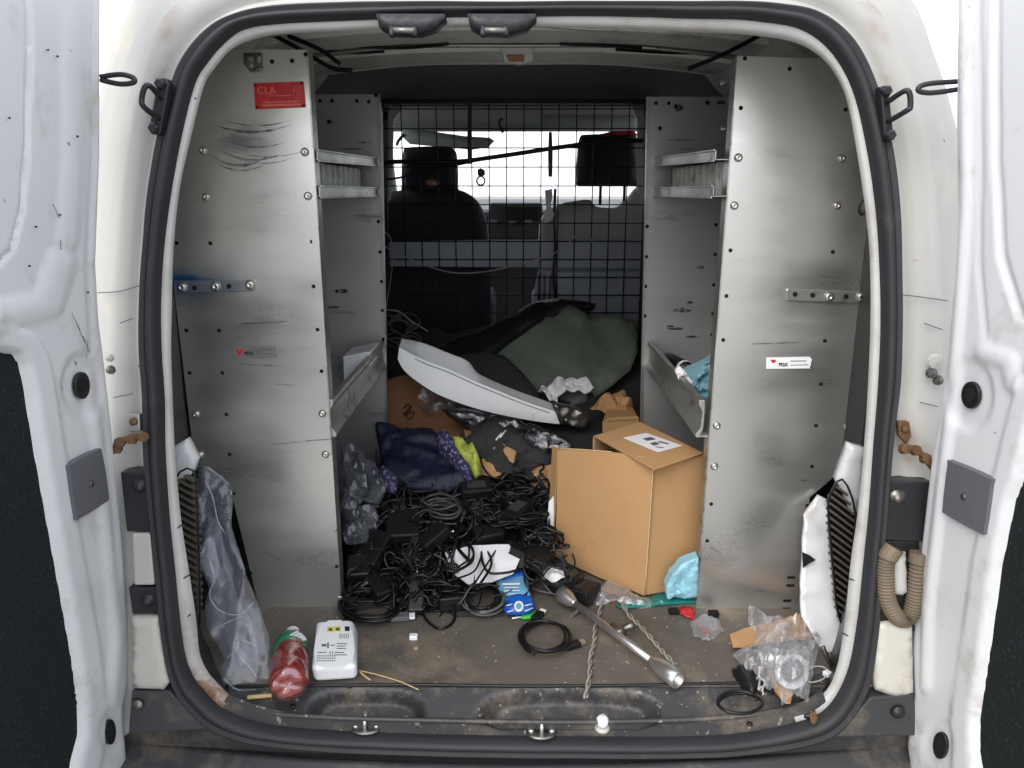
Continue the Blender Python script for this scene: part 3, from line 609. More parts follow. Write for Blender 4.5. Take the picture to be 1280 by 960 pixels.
# ------------------------------------------------------------------ rear doors
def door(side, edge, feltpx, holes, latchpx, crease, ang, zones):
    s = -1 if side == 'L' else 1
    hY = PY(-.045)
    Ht, Hb = hY(*edge[1]), hY(*edge[-3])
    D = V((s * math.sin(ang), -math.cos(ang), 0))
    n = (Ht - Hb).cross(D).normalized()
    if n.x * s > 0: n = -n       # toward the van's middle, so toward the eye
    S = Pl(Hb, n)
    tab = [(p[1], p[0]) for p in edge]
    vs, fs = [], []; vlist = [-120 + 5 * k for k in range(int(1230 / 5))]
    ulist = [0, 1.5, 3, 5, 8] + [11 + 3.5 * k for k in range(48)] + [190, 220, 260, 320, 420, 560, 800, 1150]
    felt = [tuple(p) for p in feltpx]
    W = len(ulist); fr = []
    def relief(u, v, du):
        d = -.010 * (1 - min(1, du / 6)) ** 2
        for (c, r, h) in zones:
            q = math.hypot(u - c[0], (v - c[1]) / 1.6) / r
            if q < 1.3: d += h * max(0, min(1, (1.3 - q) / .3))
        if inside((u, v), felt): d -= .014 * min(1, edist((u, v), felt) / 4)
        elif edist((u, v), felt) < 30: d += .004 * min(1, edist((u, v), felt) / 5) * min(1, (30 - edist((u, v), felt)) / 5)
        for (pts, wd, h) in crease:
            e = min(edist((u, v), [pts[k], pts[k + 1]]) for k in range(len(pts) - 1))
            if e < wd: d += h * (1 - (e / wd) ** 2)
        return d
    for v in vlist:
        e = interp(tab, v)
        for du in ulist:
            u = e + s * du; p = S(u, v); vs.append(p + n * relief(u, v, du))
    for i in range(len(vlist) - 1):
        for j in range(W - 1): fs.append((i * W + j, i * W + j + 1, (i + 1) * W + j + 1, (i + 1) * W + j))
    # outer skin, 5 cm behind
    N = len(vs); vs += [p - n * .05 for p in vs]
    fs += [tuple(k + N for k in f[::-1]) for f in fs]
    R_ = len(vlist)
    fs += [((i) * W, (i + 1) * W, (i + 1) * W + N, i * W + N) for i in range(R_ - 1)]
    fs += [((i) * W + W - 1, (i + 1) * W + W - 1, (i + 1) * W + N + W - 1, i * W + N + W - 1) for i in range(R_ - 1)]
    fs += [(j, j + 1, j + 1 + N, j + N) for j in range(W - 1)] + [((R_ - 1) * W + j, (R_ - 1) * W + j + 1, (R_ - 1) * W + j + 1 + N, (R_ - 1) * W + j + N) for j in range(W - 1)]
    d = mk('rear_door', vs, fs, M['white'], van, smooth=True, label='open %s rear door, white inner face with black felt panel' % ('left' if s < 0 else 'right'))
    m = d.modifiers.new('edges', 'EDGE_SPLIT'); m.split_angle = math.radians(50)
    patch('felt_panel', feltpx, off(S, -.009), M['felt'], d, step=14, back=-n * .004)
    for (u, v, w_, h_) in holes:
        pts = [(u + w_ * math.cos(a), v + h_ * math.sin(a)) for a in [2 * math.pi * k / 20 for k in range(20)]]
        prism('rubber_plug', pts, off(S, .003), .006, M['black'], d, bevel=.001)
        prism('plug_centre', [(u + (a - u) * .55, v + (b - v) * .55) for a, b in pts], off(S, .0045), .003, M['hole'], d, bevel=.0005)
    lp = prism('latch_plate', latchpx, off(S, .010), .012, M['latch'], d, bevel=.003, rnd=3)
    cx = sum(p[0] for p in latchpx) / len(latchpx); cy = sum(p[1] for p in latchpx) / len(latchpx)
    lathe('plate_screw', [(0, 0), (.006, 0), (.0045, .002), (0, .001)], M['steel'], off(S, .0102)(cx + 3 * s * -1, cy), n, d, seg=14)
    return d, S, n
dl, SLd, nl = door('L', [(130, -120), (130, 0), (129, 200), (124, 330), (128, 400), (133, 440), (140, 500), (150, 600), (157, 680), (163, 760), (166, 820), (164, 860), (157, 885), (160, 920), (163, 960), (166, 1110)],
     [(-600, 437), (5, 437), (25, 441), (34, 455), (40, 485), (52, 560), (68, 650), (84, 740), (98, 820), (106, 880), (106, 920), (98, 950), (90, 1000), (85, 1100), (-600, 1100)],
     [(104, 482, 9, 17), (139, 915, 6.5, 16)], [(90, 580), (122, 563), (128, 566), (136, 618), (132, 628), (100, 648), (96, 645), (88, 590)],
     [([(34, -120), (37, 60), (34, 180), (28, 260), (15, 312), (-20, 345), (-120, 350)], 3, -.005), ([(112, 470), (122, 560), (136, 700), (146, 800), (140, 880)], 9, .005), ([(75, 330), (60, 380), (-40, 405)], 22, .006), ([(90, -120), (92, 200), (84, 300)], 16, .004), ([(118, -120), (117, 200), (110, 330), (116, 440)], 3.5, -.0035)],
     math.radians(0), [((104, 482), 22, -.005), ((139, 915), 15, -.003)])
dr, SRd, nr = door('R', [(1197, -120), (1193, 0), (1191, 150), (1194, 300), (1188, 361), (1180, 447), (1170, 516), (1159, 585), (1155, 620), (1149, 673), (1141, 744), (1136, 815), (1139, 868), (1130, 932), (1133, 953), (1140, 1110)],
     [(1330, 420), (1300, 480), (1283, 545), (1270, 600), (1260, 625), (1243, 708), (1232, 790), (1223, 850), (1216, 900), (1216, 940), (1222, 980), (1240, 1110), (1900, 1110), (1900, 400)],
     [(1212, 494, 11, 17), (1174, 932, 8.5, 17)], [(1188, 577), (1236, 598), (1238, 606), (1230, 662), (1224, 666), (1182, 643), (1178, 634), (1184, 582)],
     [([(1244, -120), (1246, 200), (1252, 320), (1275, 395), (1330, 420)], 6, -.006), ([(1206, -120), (1208, 250), (1200, 380), (1190, 500), (1176, 620), (1160, 760), (1158, 860)], 8, .006), ([(1222, -120), (1226, 200), (1224, 330), (1232, 420)], 4, -.003), ([(1230, 440), (1262, 452), (1268, 480)], 14, .005)],
     math.radians(6), [((1212, 494), 24, -.005), ((1174, 932), 17, -.003)])
for (u, v) in ((60, 62), (72, 70), (12, 147), (97, 170), (45, 283), (75, 268), (37, 332), (110, 365)):
    prism('paint_chip', [(u - 2, v), (u + 1, v - 1), (u + 2, v + 1), (u, v + 2)], off(SLd, .0045), .0005, M['darkmetal'], dl, bevel=0)
for pts in [[(90, 392), (100, 412)], [(96, 405), (106, 428)], [(104, 420), (112, 440)], [(66, 255), (74, 272)], [(110, 425), (108, 448)], [(76, 300), (76, 312)]]:
    q = off(SLd, .006); tube('paint_scratch', [q(*p) for p in pts], .0007, M['scuff'], dl, seg=4, sm=1)
for s, S_, pts in ((0, SLd, [(126, 96), (150, 93), (166, 97), (167, 103), (150, 105), (126, 100)]), (1, SRd, [(1196, 102), (1165, 104), (1150, 108), (1149, 114), (1165, 116), (1196, 112)])):
    tube('door_loop', [PY(-.06)(*p) for p in pts], .0038, M['darkmetal'], dl if s == 0 else dr, seg=8, sm=5)
M['galvlt'] = mat('pale_galvanised', (205, 212, 204), .45, .35, var=(12, .8))
M['barm'] = mat('grey_bar', (160, 167, 182), .5, var=(5, .85))
# ------------------------------------------------------------------ shelving units
scr0 = None
def screw(name, p, n, parent, r=.0072, m='steel'):
    global scr0
    if scr0 is None:
        scr0 = {}
    key = (m,)
    if key not in scr0:
        me = lathe('screw_proto', [(0, 0), (1.25, 0), (1.25, .12), (1.0, .2), (1.0, .5), (.8, .75), (.35, .85), (.3, .6), (0, .6)], M['chrome'], (0, 0, 0), (0, 0, 1), None, seg=12)
        scr0[key] = me.data; bpy.data.objects.remove(me)
    o = bpy.data.objects.new(name, scr0[key]); COL.objects.link(o)
    q = V((0, 0, 1)).rotation_difference(V(n).normalized())
    o.parent = parent
    o.matrix_parent_inverse = Matrix.Translation(-V(parent.location)) if parent.type == 'EMPTY' else Matrix.Identity(4)
    o.location = p; o.rotation_mode = 'QUATERNION'; o.rotation_quaternion = q; o.scale = (r, r, r)
    return o
def holes(surf, pts, parent, r=.0042):
    vs, fs = [], []
    for (u, v) in pts:
        c = surf(u, v) + surf.n * .0006; b = len(vs)
        for k in range(10): vs.append(c + V((math.cos(k * math.pi / 5) * r, 0, math.sin(k * math.pi / 5) * r)))
        vs += [p_ + surf.n * -.0004 for p_ in vs[b:b + 10]]
        fs.append(tuple(range(b, b + 10))); fs += [(b + k, b + (k + 1) % 10, b + 10 + (k + 1) % 10, b + 10 + k) for k in range(10)]
    o = mk('punched_holes', vs, fs, M['hole'], parent); o['kind'] = 'stuff'; return o
NP = PY(.286)
def strap_f(u0, u1, v0, fade):
    return None
L = thing('shelving_unit', 'left aluminium van shelving unit with a red plate near its top', 'shelving', (-.52, .6, 0))
R = thing('shelving_unit', 'right aluminium van shelving unit, its end panel without a red plate', 'shelving', (.52, .6, 0))
def bluef(u, v): return max(0, 1 - math.hypot((u - 232) / 75, (v - 354) / 24)) * 1.5 if u < 330 else 0
def smearL(u, v): return max(0, .75 * (1 - math.hypot((u - 300) / 55, (v - 176) / 34)))
Lp = patch('end_panel', [(232, 62), (383, 62), (385, 84), (427, 757), (426, 762), (325, 764), (287, 607), (243, 576), (218, 366), (200, 330), (200, 180)], NP, M['alu'], L, step=9, back=(0, .004, 0), smooth=False, attrs={'blue': bluef, 'smear': smearL}, dispf=lambda u, v: .0016 * noise.noise(V((u / 90, v / 130, 0))))
Rp = patch('end_panel', [(922, 70), (1062, 74), (1096, 180), (1100, 330), (1087, 392), (1063, 578), (1012, 622), (1000, 769), (869, 766), (871, 750)], NP, M['alu'], R, step=9, back=(0, .004, 0), smooth=False, dispf=lambda u, v: .0016 * noise.noise(V((u / 90, v / 130, 5))))
for s, P_ in ((-1, Lp), (1, Rp)):
    for p in P_.data.polygons: p.use_smooth = True
    m = P_.modifiers.new('e', 'EDGE_SPLIT'); m.split_angle = math.radians(50)
# returned flange along the inner edge of each end panel
for s, par, (a, b) in ((-1, L, ((385, 64), (427, 757))), (1, R, ((921, 71), (870, 764)))):
    A, B = NP(*a), NP(*b)
    hexa('panel_return', [B, B + V((-s * -.003, 0, 0)), B + V((s * .003, .035, 0)), B + V((0, .035, 0))], [A, A + V((s * .003, 0, 0)), A + V((s * .003, .035, 0)), A + V((0, .035, 0))], M['galv'], par, bevel=0)
NF = off(NP, .0012)
for pts, par, pn in (([(381, 190), (385, 245), (403, 517), (407, 568), (254, 188), (258, 246), (245, 518), (250, 569), (315, 82)], L, 'L'), ([(923, 197), (918, 257), (896, 532), (893, 583), (1052, 198), (1046, 257), (1060, 534), (1055, 584), (882, 610)], R, 'R')):
    for (u, v) in pts[:8]: screw('screw', NF(u, v), (0, -1, 0), par, .0066)
holes(NP, [(382, 68), (365, 76), (390, 302), (392, 358), (397, 412), (402, 464), (411, 615), (419, 662), (421, 708), (424, 753), (221, 304), (263, 304), (274, 413), (233, 413), (237, 466), (278, 466), (283, 518), (287, 568), (292, 617), (309, 709), (313, 716), (340, 77)], L)
holes(NP, [(931, 73), (940, 84), (964, 85), (987, 86), (926, 135), (913, 313), (1041, 315), (1082, 315), (908, 370), (904, 425), (1031, 426), (1070, 426), (1026, 480), (1066, 479), (1020, 532), (1015, 583), (1009, 632), (889, 630), (884, 676), (874, 765), (1010, 632), (1057, 137)], R)
for (u, v) in ((989, 722), (988, 732), (984, 751), (983, 761)):
    prism('slot', [(u - 5, v - 1.5), (u + 5, v - 1.5), (u + 5, v + 1.5), (u - 5, v + 1.5)], off(NP, .0008), .0006, M['hole'], R, bevel=0)
# straps
sl = prism('strap', [(217, 351), (318, 350), (319, 352), (319, 362), (317, 364), (217, 366)], off(NP, .005), .0035, M['galvblue'], L, bevel=.001)
xs_ = [v_.co.x for v_ in sl.data.vertices]; add_attr(sl, 'blue', lambda p_: (max(xs_) - p_.x) / (max(xs_) - min(xs_)) * .75)
sr = prism('strap', [(985, 361), (1087, 365), (1087, 379), (985, 376), (983, 374), (983, 363)], off(NP, .005), .0035, M['galv'], R, bevel=.001)
for par, lst in ((L, ((228, 359, 1), (270, 358, 1), (313, 356, 1), (243, 360, 0), (286, 358, 0))), (R, ((1036, 371, 1), (1076, 371, 1), (994, 368, 0), (1016, 369, 0), (1058, 371, 0)))):
    for (u, v, k) in lst:
        if k: screw('screw', off(NP, .005)(u, v), (0, -1, 0), par, .0085)
        else: prism('strap_hole', [(u + 3.2 * math.cos(a), v + 3.2 * math.sin(a)) for a in [k_ * .63 for k_ in range(10)]], off(NP, .0058), .0006, M['hole'], par, bevel=0)
# scuff arcs under the red plate
def arc(cx, cy, w_, sag, th, par, m):
    n = 16; vs = []; q = off(NP, .0012)
    for k in range(n + 1):
        t = k / n * 2 - 1; u = cx + w_ * t; v = cy - sag * t * t; h = th * (1 - abs(t) ** 1.6) * (.6 + .5 * abs(noise.noise(V((k * .7, cx, cy)))))
        vs += [q(u, v - h), q(u, v + h)]
    return mk('scuff_mark', vs, [(2 * k, 2 * k + 1, 2 * k + 3, 2 * k + 2) for k in range(n)], m, par)
def scuffmat():
    m = bpy.data.materials.new('soft_scuff'); m.use_nodes = True; n = m.node_tree; b = n.nodes['Principled BSDF']; b.inputs['Base Color'].default_value = lin((52, 54, 64)); b.inputs['Roughness'].default_value = .6
    tc = n.nodes.new('ShaderNodeTexCoord'); t = n.nodes.new('ShaderNodeTexNoise'); t.inputs['Scale'].default_value = 60; n.links.new(tc.outputs['Object'], t.inputs['Vector'])
    r = n.nodes.new('ShaderNodeMapRange'); r.inputs['From Min'].default_value = .3; r.inputs['From Max'].default_value = .7; r.inputs['To Min'].default_value = .05; r.inputs['To Max'].default_value = .75
    n.links.new(t.outputs['Fac'], r.inputs['Value']); n.links.new(r.outputs[0], b.inputs['Alpha']); return m
SMT = scuffmat()
for a in [(322, 157, 45, 8, 1.6), (315, 165, 55, 12, 2.6), (322, 184, 38, 8, 1.5), (318, 200, 48, 16, 1.6), (300, 207, 42, 18, 3.0), (335, 196, 52, 10, 1.2), (302, 213, 30, 8, 2.4), (330, 204, 42, 9, .9)]: arc(*a, L, SMT)
for (a, b) in (((362, 553), (415, 549)), ((340, 556), (372, 553)), ((300, 405), (360, 402)), ((345, 480), (372, 482)), ((330, 690), (352, 700)), ((300, 455), (352, 458)), ((400, 360), (402, 372))):
    q = off(NP, .0011); A, B = q(*a), q(*b); mk('scuff_mark', [A + V((0, 0, .0012)), A - V((0, 0, .0012)), B - V((0, 0, .0008)), B + V((0, 0, .0008))], [(0, 1, 2, 3)], SMT, L)
for (a, b) in (((888, 684), (902, 693)), ((964, 573), (970, 574)), ((940, 430), (1000, 428)), ((1000, 600), (1015, 602))):
    q = off(NP, .0011); A, B = q(*a), q(*b); mk('scuff_mark', [A + V((0, 0, .0016)), A - V((0, 0, .0016)), B - V((0, 0, .0008)), B + V((0, 0, .0008))], [(0, 1, 2, 3)], SMT, R)
# red plate with worn print
q = off(NP, .003)
rp = prism('red_plate', [(317, 104), (379, 101.5), (382, 134), (319, 136.5)], q, .0022, M['red'], L, bevel=.0006)
for (u, v) in ((318.8, 106), (377, 103.5), (321.5, 134), (379.5, 132)): prism('rivet', [(u + 1.7 * math.cos(a), v + 1.7 * math.sin(a)) for a in [k * .8 for k in range(8)]], off(NP, .0042), .0012, M['hole'], rp, bevel=0)
q2 = off(NP, .0034)
c = q2(333, 113.5); e = (q2(378, 102) - q2(318, 104)); e.y = 0
mesh_text('print', 'CLA', .019, M['redprint'], c, e, V((0, 0, 1)), rp)
for (a, b, w_) in (((328, 128.4), (375, 126.6), .0012), ((328, 132), (376, 130.4), .0018), ((345, 120), (364, 119), .0008)):
    A, B = q2(*a), q2(*b); mk('print', [A + V((0, 0, w_)), A - V((0, 0, w_)), B - V((0, 0, w_)), B + V((0, 0, w_))], [(0, 1, 2, 3)], M['redprint'], rp)
cc = q2(371.5, 115); tor = cr([cc + V((math.cos(a) * .0075, 0, math.sin(a) * .0115)) for a in [k * math.pi / 6 for k in range(12)]], 2, True)
tube('print_emblem', tor, .0007, M['redprint'], rp, seg=5, sm=1, closed=True)
tube('print_emblem', [cc + V((-.005, 0, .006)), cc + V((0, 0, -.001)), cc + V((.004, 0, .006)), cc + V((.001, 0, -.008))], .0007, M['redprint'], rp, seg=5, sm=2)
# small maker's stickers
for par, pts, c0 in ((L, [(290, 433), (345, 433), (346, 447), (291, 447.5)], (290, 433)), (R, [(958, 447), (1012, 446), (1015, 449), (1012, 460.5), (958, 461)], (958, 447))):
    st = prism('sticker', pts, off(NP, .0022), .0008, M['paper'] if par is R else M['galv'], par, bevel=0)
    x, y = c0; q = off(NP, .0028)
    pr = prism('sticker_mark', [(x + 4, y + 3), (x + 8, y + 4), (x + 9, y + 7), (x + 12, y + 2.5), (x + 15, y + 3), (x + 10, y + 12), (x + 8, y + 12)] if par is L else [(x + 5, y + 2.5), (x + 12, y + 2.5), (x + 11, y + 6.5), (x + 7, y + 6.5)], q, .0004, M['red'], st, bevel=0)
    e = (q(x + 50, y) - q(x, y)); e.y = 0
    mesh_text('sticker_text', 'PDX', .0095, M['darkmetal'], q(x + 21, y + 9), e, V((0, 0, 1)), st, .0004)
    prism('sticker_line', [(x + 30, y + 4), (x + 50, y + 3.6), (x + 50, y + 4.6), (x + 30, y + 5)], q, .0003, M['latch'], st, bevel=0)
    prism('sticker_line', [(x + 30, y + 9), (x + 52, y + 8.6), (x + 52, y + 9.4), (x + 30, y + 9.8)], q, .0003, M['latch'], st, bevel=0)
# metal clip behind a hole at the left panel's top corner
patch('bent_clip', [(304, 66), (326, 66), (327, 88), (313, 90), (305, 80)], off(NP, .006), M['steel'], L, step=3, nz=(.006, 60), back=(0, .004, 0))
# far end panels
FP = PY(.95)
Lf = patch('end_panel', [(474, 118), (478, 140), (485, 540), (486, 640), (330, 650), (300, 118)], FP, M['alud'], L, step=14, back=(0, .004, 0), smooth=False)
Rf = patch('end_panel', [(808, 121), (1000, 121), (990, 650), (798, 640), (800, 540)], FP, M['alud'], R, step=14, back=(0, .004, 0), smooth=False)
for s, par, (a, b) in ((-1, L, ((474, 119), (485, 560))), (1, R, ((808, 122), (800, 560)))):
    A, B = FP(*a), FP(*b)
    hexa('panel_return', [B + V((0, -.012, 0)), B + V((.0025, -.012, 0)), B + V((.0025, .0, 0)), B + V((0, .0, 0))], [A + V((0, -.012, 0)), A + V((.0025, -.012, 0)), A + V((.0025, .0, 0)), A + V((0, .0, 0))], M['galv'], par, bevel=0)
holes(FP, [(400, 126), (415, 126), (446, 126), (461, 127), (470, 119), (411, 152), (473, 277), (475, 315), (477, 352), (478, 388), (479, 424), (421, 364)], L, .0052)
holes(FP, [(820, 129), (836, 129), (845, 133), (884, 128), (825, 160), (895, 281), (894, 318), (892, 356), (891, 392), (890, 418), (809, 283), (808, 321), (807, 358), (806, 395)], R, .0052)
for (u, v, w_, h_) in ((848, 134, 6, 6), (825, 161, 3, 4), (884, 129, 4, 3), (901, 128, 8, 3), (875, 334, 6, 2.5), (852, 388, 14, 3), (862, 378, 6, 2), (845, 411, 12, 2), (866, 421, 9, 1.5), (838, 408, 6, 1.5), (850, 175, 20, 1), (858, 186, 16, .8), (840, 196, 22, .9)):
    q = off(FP, .003); rr = random.Random(u)
    prism('dark_mark', [(u + w_ * math.cos(a) * rr.uniform(.6, 1.1), v + h_ * math.sin(a) * rr.uniform(.6, 1.1)) for a in [k * .7 for k in range(9)]], q, .0003, SMT, R, bevel=0)
for (u, v, w_, h_) in ((412, 152, 4, 3), (428, 364, 7, 3), (440, 186, 14, 1), (414, 384, 12, 1.5), (455, 178, 10, .8)):
    prism('dark_mark', [(u + w_ * math.cos(a), v + h_ * math.sin(a)) for a in [k * .7 for k in range(9)]], off(FP, .003), .0003, SMT, L, bevel=0)
for (u, v) in ((904, 161), (903, 104)): screw('screw', PY(.5)(u, v), (0, -1, 0), R, .006)
# shelves: z 0.97, 0.90 and a deep tray at z 0.40
for s, par in ((-1, L), (1, R)):
    xi = .385; xo = .655
    def bx(name, x0, x1, y0, y1, z0, z1, m, bevel=.0012, dz=0):
        return hexa(name, [(s * x0, y0, z0), (s * x1, y0, z0), (s * x1, y1, z0 + dz), (s * x0, y1, z0 + dz)], [(s * x0, y0, z1), (s * x1, y0, z1), (s * x1, y1, z1 + dz), (s * x0, y1, z1 + dz)], m, par, bevel=bevel)
    for z, h_, dz in ((.961, .018, .012), (.892, .020, .0)):
        bx('shelf', xi + .003, xo, .292, .945, z, z + .0015, M['alud'], 0, dz)
        bx('shelf_lip', xi, xi + .002, .291, .946, z - .001, z + h_, M['galv'], .0005, dz)
        bx('lip_fold', xi - .004, xi - .0008, .291, .946, z + h_ - .002, z + h_ + .002, M['galv'], .0008, dz)
        bx('lip_fold', xi - .004, xi - .0008, .291, .946, z - .004, z, M['galv'], .0008, dz)
    for k in range(11): bx('divider', .411, .4175, .32 + k * .057, .324 + k * .057, .895, .960, M['galv'], 0)
    bx('back_panel', .418, .420, .292, .85, .8945, .960, M['galvlt'], 0)
    bx('back_panel', xo, xo + .003, .292, .945, .40, .89, M['alud'], 0)
    # deep tray, lip leaning into the aisle
    bx('tray', xi, .66, .292, .946, .398, .401, M['alud'], 0)
    sec = [(xi + .003, .398), (xi - .004, .398), (xi - .006, .404), (xi + .004, .418), (xi + .006, .455), (xi - .002, .470), (xi - .002, .480), (xi + .010, .480), (xi + .010, .474), (xi + .011, .452), (xi + .010, .418)]
    n = len(sec); rr = [[V((s * a, y, z + .001 * math.sin(y * 17))) for a, z in sec] for y in (.291, .4, .5, .6, .7, .8, .946)]
    loft('tray_lip', rr, M['galv'], par, closed=True, cap=True, smooth=False, bevel=.0008)
# cord end hanging out beside the right panel
# ------------------------------------------------------------------ partition: welded wire mesh
mp = thing('mesh_partition', 'black welded wire mesh partition with a grey cross bar between the cargo bay and seats', 'partition', (0, 2.08, 0))
mq = PY(2.08)
x0, x1 = mq(483, 240).x, mq(805, 240).x; zt_ = mq(640, 130).z; zb = .02
vproto = None; nv = 16
for k in range(nv):
    x = x0 + (x1 - x0) * k / (nv - 1)
    if vproto is None:
        vproto = mk('wire', *tube_geo([V((0, 0, zb)), V((0, 0, zt_))], .0026, 6), M['wire'], mp); vproto.location = (x, 2.08, 0)
    else:
        c = vproto.copy(); COL.objects.link(c); c.location = (x, 2.08, 0)
hproto = None; zz = zt_ - .02
while zz > .05:
    if hproto is None:
        hproto = mk('wire', *tube_geo([V((x0, 0, 0)), V((x1, 0, 0))], .0026, 6), M['wire'], mp); hproto.location = (0, 2.074, zz)
    else:
        c = hproto.copy(); COL.objects.link(c); c.location = (0, 2.074, zz)
    zz -= .0765
prism('cross_bar', [(482, 302), (600, 300), (804, 300), (804, 336), (482, 333)], PY(2.095), .02, M['barm'], mp, bevel=.004)
prism('lower_panel', [(672, 340), (804, 340), (804, 402), (660, 402)], PY(2.11), .02, M['barm'], mp, bevel=.004)
for k in range(3):
    u = 674 + k * 7; tube('panel_rib', [PY(2.085)(u, 344), PY(2.085)(u - 1, 375)], .005, M['latch'], mp, seg=6, sm=1)
for x in (x0 - .008, x1 + .008): box('side_frame', (x, 2.08, zt_ / 2), (.018, .018, zt_), M['darkmetal'], mp)
box('top_frame', ((x0 + x1) / 2, 2.08, zt_ + .009), (x1 - x0, .018, .018), M['darkmetal'], mp)
# ------------------------------------------------------------------ seats
def seat(lab, back, rest, posts, Y, m, my, name='front_seat'):
    c = PY(Y)(sum(p[0] for p in back) / len(back), 400)
    t = thing(name, lab, 'seat', (c.x, Y, 0))
    patch('backrest', back, PY(Y), m, t, step=12, bulge=(18, .05), back=(0, .12, 0), rnd=3)
    h = patch('headrest', rest, PY(Y + .02), my, t, step=8, bulge=(14, .05), back=(0, .09, 0), rnd=4)
    for a, b in posts: tube('headrest_post', [PY(Y + .05)(a, rest[-1][1] + b[0]), PY(Y + .05)(a - 1, b[1])], .007, M['darkmetal'], t, seg=8, sm=1)
    box('cushion', (c.x, Y + .38, .30), (.5, .5, .22), m, t, bevel=.05)
    return t
s1 = seat('left front seat in black fabric, its headrest low on the shoulders', [(470, 262), (484, 244), (500, 238), (560, 236), (585, 243), (602, 262), (610, 300), (614, 420), (616, 560), (470, 560)], [(504, 190), (512, 184), (555, 183), (567, 187), (570, 200), (571, 232), (566, 240), (508, 240), (502, 230)], [(520, (30, 250)), (555, (30, 250))], 2.36, M['seatblack'], M['seatblack'])
s2 = seat('right front seat in grey fabric with a tall headrest on two posts', [(676, 420), (674, 300), (680, 270), (700, 256), (722, 251), (738, 250), (745, 258), (770, 260), (785, 251), (815, 250), (820, 560), (676, 560)], [(726, 172), (735, 168), (788, 168), (796, 172), (798, 190), (799, 225), (793, 232), (728, 232), (722, 225), (723, 195)], [(751, (30, 256)), (781, (30, 256))], 2.36, M['seatgrey'], M['seatblack'])
patch('red_cloth', [(748, 168), (765, 164), (792, 163), (797, 168), (794, 173), (775, 170), (756, 172)], PY(2.37), M['redpl'], None, step=4, bulge=(3, .01), back=(0, .1, 0))
tag(bpy.context.scene.objects['red_cloth'], 'strip of bright red cloth lying over the right headrest top', 'cloth')
patch('orange_glint', [(531, 227), (540, 223), (550, 228), (546, 233), (536, 234)], PY(2.32), M['orange'], None, step=3, nz=(.01, 40), back=(0, .01, 0))  # orange patch standing in for a reflected glint
tag(bpy.context.scene.objects['orange_glint'], 'small orange patch painted as a glint behind the left headrest', 'scrap')
# straps and cords on the mesh
def single(o, lab, cat, group=None): return tag(o, lab, cat, group)
single(tube('bungee_cord', [PY(2.05)(*p) for p in [(478, 204), (500, 202), (570, 202), (620, 196), (680, 187), (722, 181), (760, 176), (804, 176)]], .009, M['black'], seg=8), 'thick black bungee cord stretched across the wire mesh', 'cord')
single(tube('luggage_strap', [PY(2.05)(*p) for p in [(478, 225), (505, 221), (572, 206), (640, 192), (700, 184), (724, 183)]], .005, M['navy'], seg=6), 'thin dark blue strap running under the bungee cord on the mesh', 'strap')
for (u, a, b, lab) in ((587, 130, 205, 'narrow black strap hanging down the mesh left of the key hook'), (688, 165, 221, 'short black strap hanging in front of the windscreen')):
    o = prism('hanging_strap', [(u - 2, a), (u + 2, a), (u + 3, (a + b) / 2), (u + 2.5, b), (u - 2.5, b), (u - 3, (a + b) / 2)], PY(2.04), .006, M['black'], None, bevel=0); single(o, lab, 'strap')
hk = thing('key_ring', 'small key ring and clip hanging on the mesh near the middle', 'key ring', PY(2.05)(601, 215))
tube('ring', [PY(2.04)(601 + 5 * math.cos(a), 226 + 5.5 * math.sin(a)) for a in [k * math.pi / 4 for k in range(8)]], .0035, M['steel'], hk, closed=True, sm=3)
patch('clip', [(597, 212), (601, 210), (606, 213), (606, 219), (601, 221), (597, 219)], PY(2.04), M['black'], hk, step=3, back=(0, .015, 0))
o = tube('hook', [PY(2.04)(*p) for p in [(628, 148), (624, 152), (625, 158), (628, 165), (630, 160)]], .005, M['black']); single(o, 'small black hook hanging high on the mesh', 'hook')
o = patch('dust_mask', [(681, 238), (690, 236), (691, 246), (688, 256), (693, 268), (690, 276), (681, 279), (678, 276), (683, 260), (682, 248)], PY(2.04), M['paper'], step=3, nz=(.012, 30), back=(0, .006, 0)); single(o, 'crumpled white cloth mask hung on the mesh beside the right seat', 'mask')
o = tube('zip_cord', [PY(2.05)(*p) for p in [(694, 236), (693, 270), (694, 310), (692, 345), (694, 372)]], .006, M['black']); single(o, 'black cord hanging straight down the mesh below the white mask', 'cord')
o = tube('thin_wire', [PY(1.98)(*p) for p in [(481, 308), (500, 318), (530, 331), (568, 341), (610, 339), (650, 330), (690, 318), (712, 302), (733, 282), (736, 290), (741, 306)]], .0028, M['string'], seg=6); single(o, 'thin pale wire sagging across the mesh in a long curve', 'wire')
o = tube('thin_wire', [PY(1.98)(*p) for p in [(480, 289), (488, 298), (491, 318), (489, 345), (484, 375), (483, 390)]], .0024, M['string'], seg=6); single(o, 'thin pale wire hanging down beside the left shelf end', 'wire')
o = tube('thin_wire', [PY(1.6)(*p) for p in [(484, 387), (500, 390), (515, 402), (535, 414)]], .0028, M['string'], seg=6); single(o, 'short pale wire arched behind the white moulding', 'wire')
M['cardlt'] = mat('pale_board_edge', (206, 176, 136), .85, var=(60, .8))
M['cablegrey2'] = mat('dusty_cable', (58, 58, 62), .5)
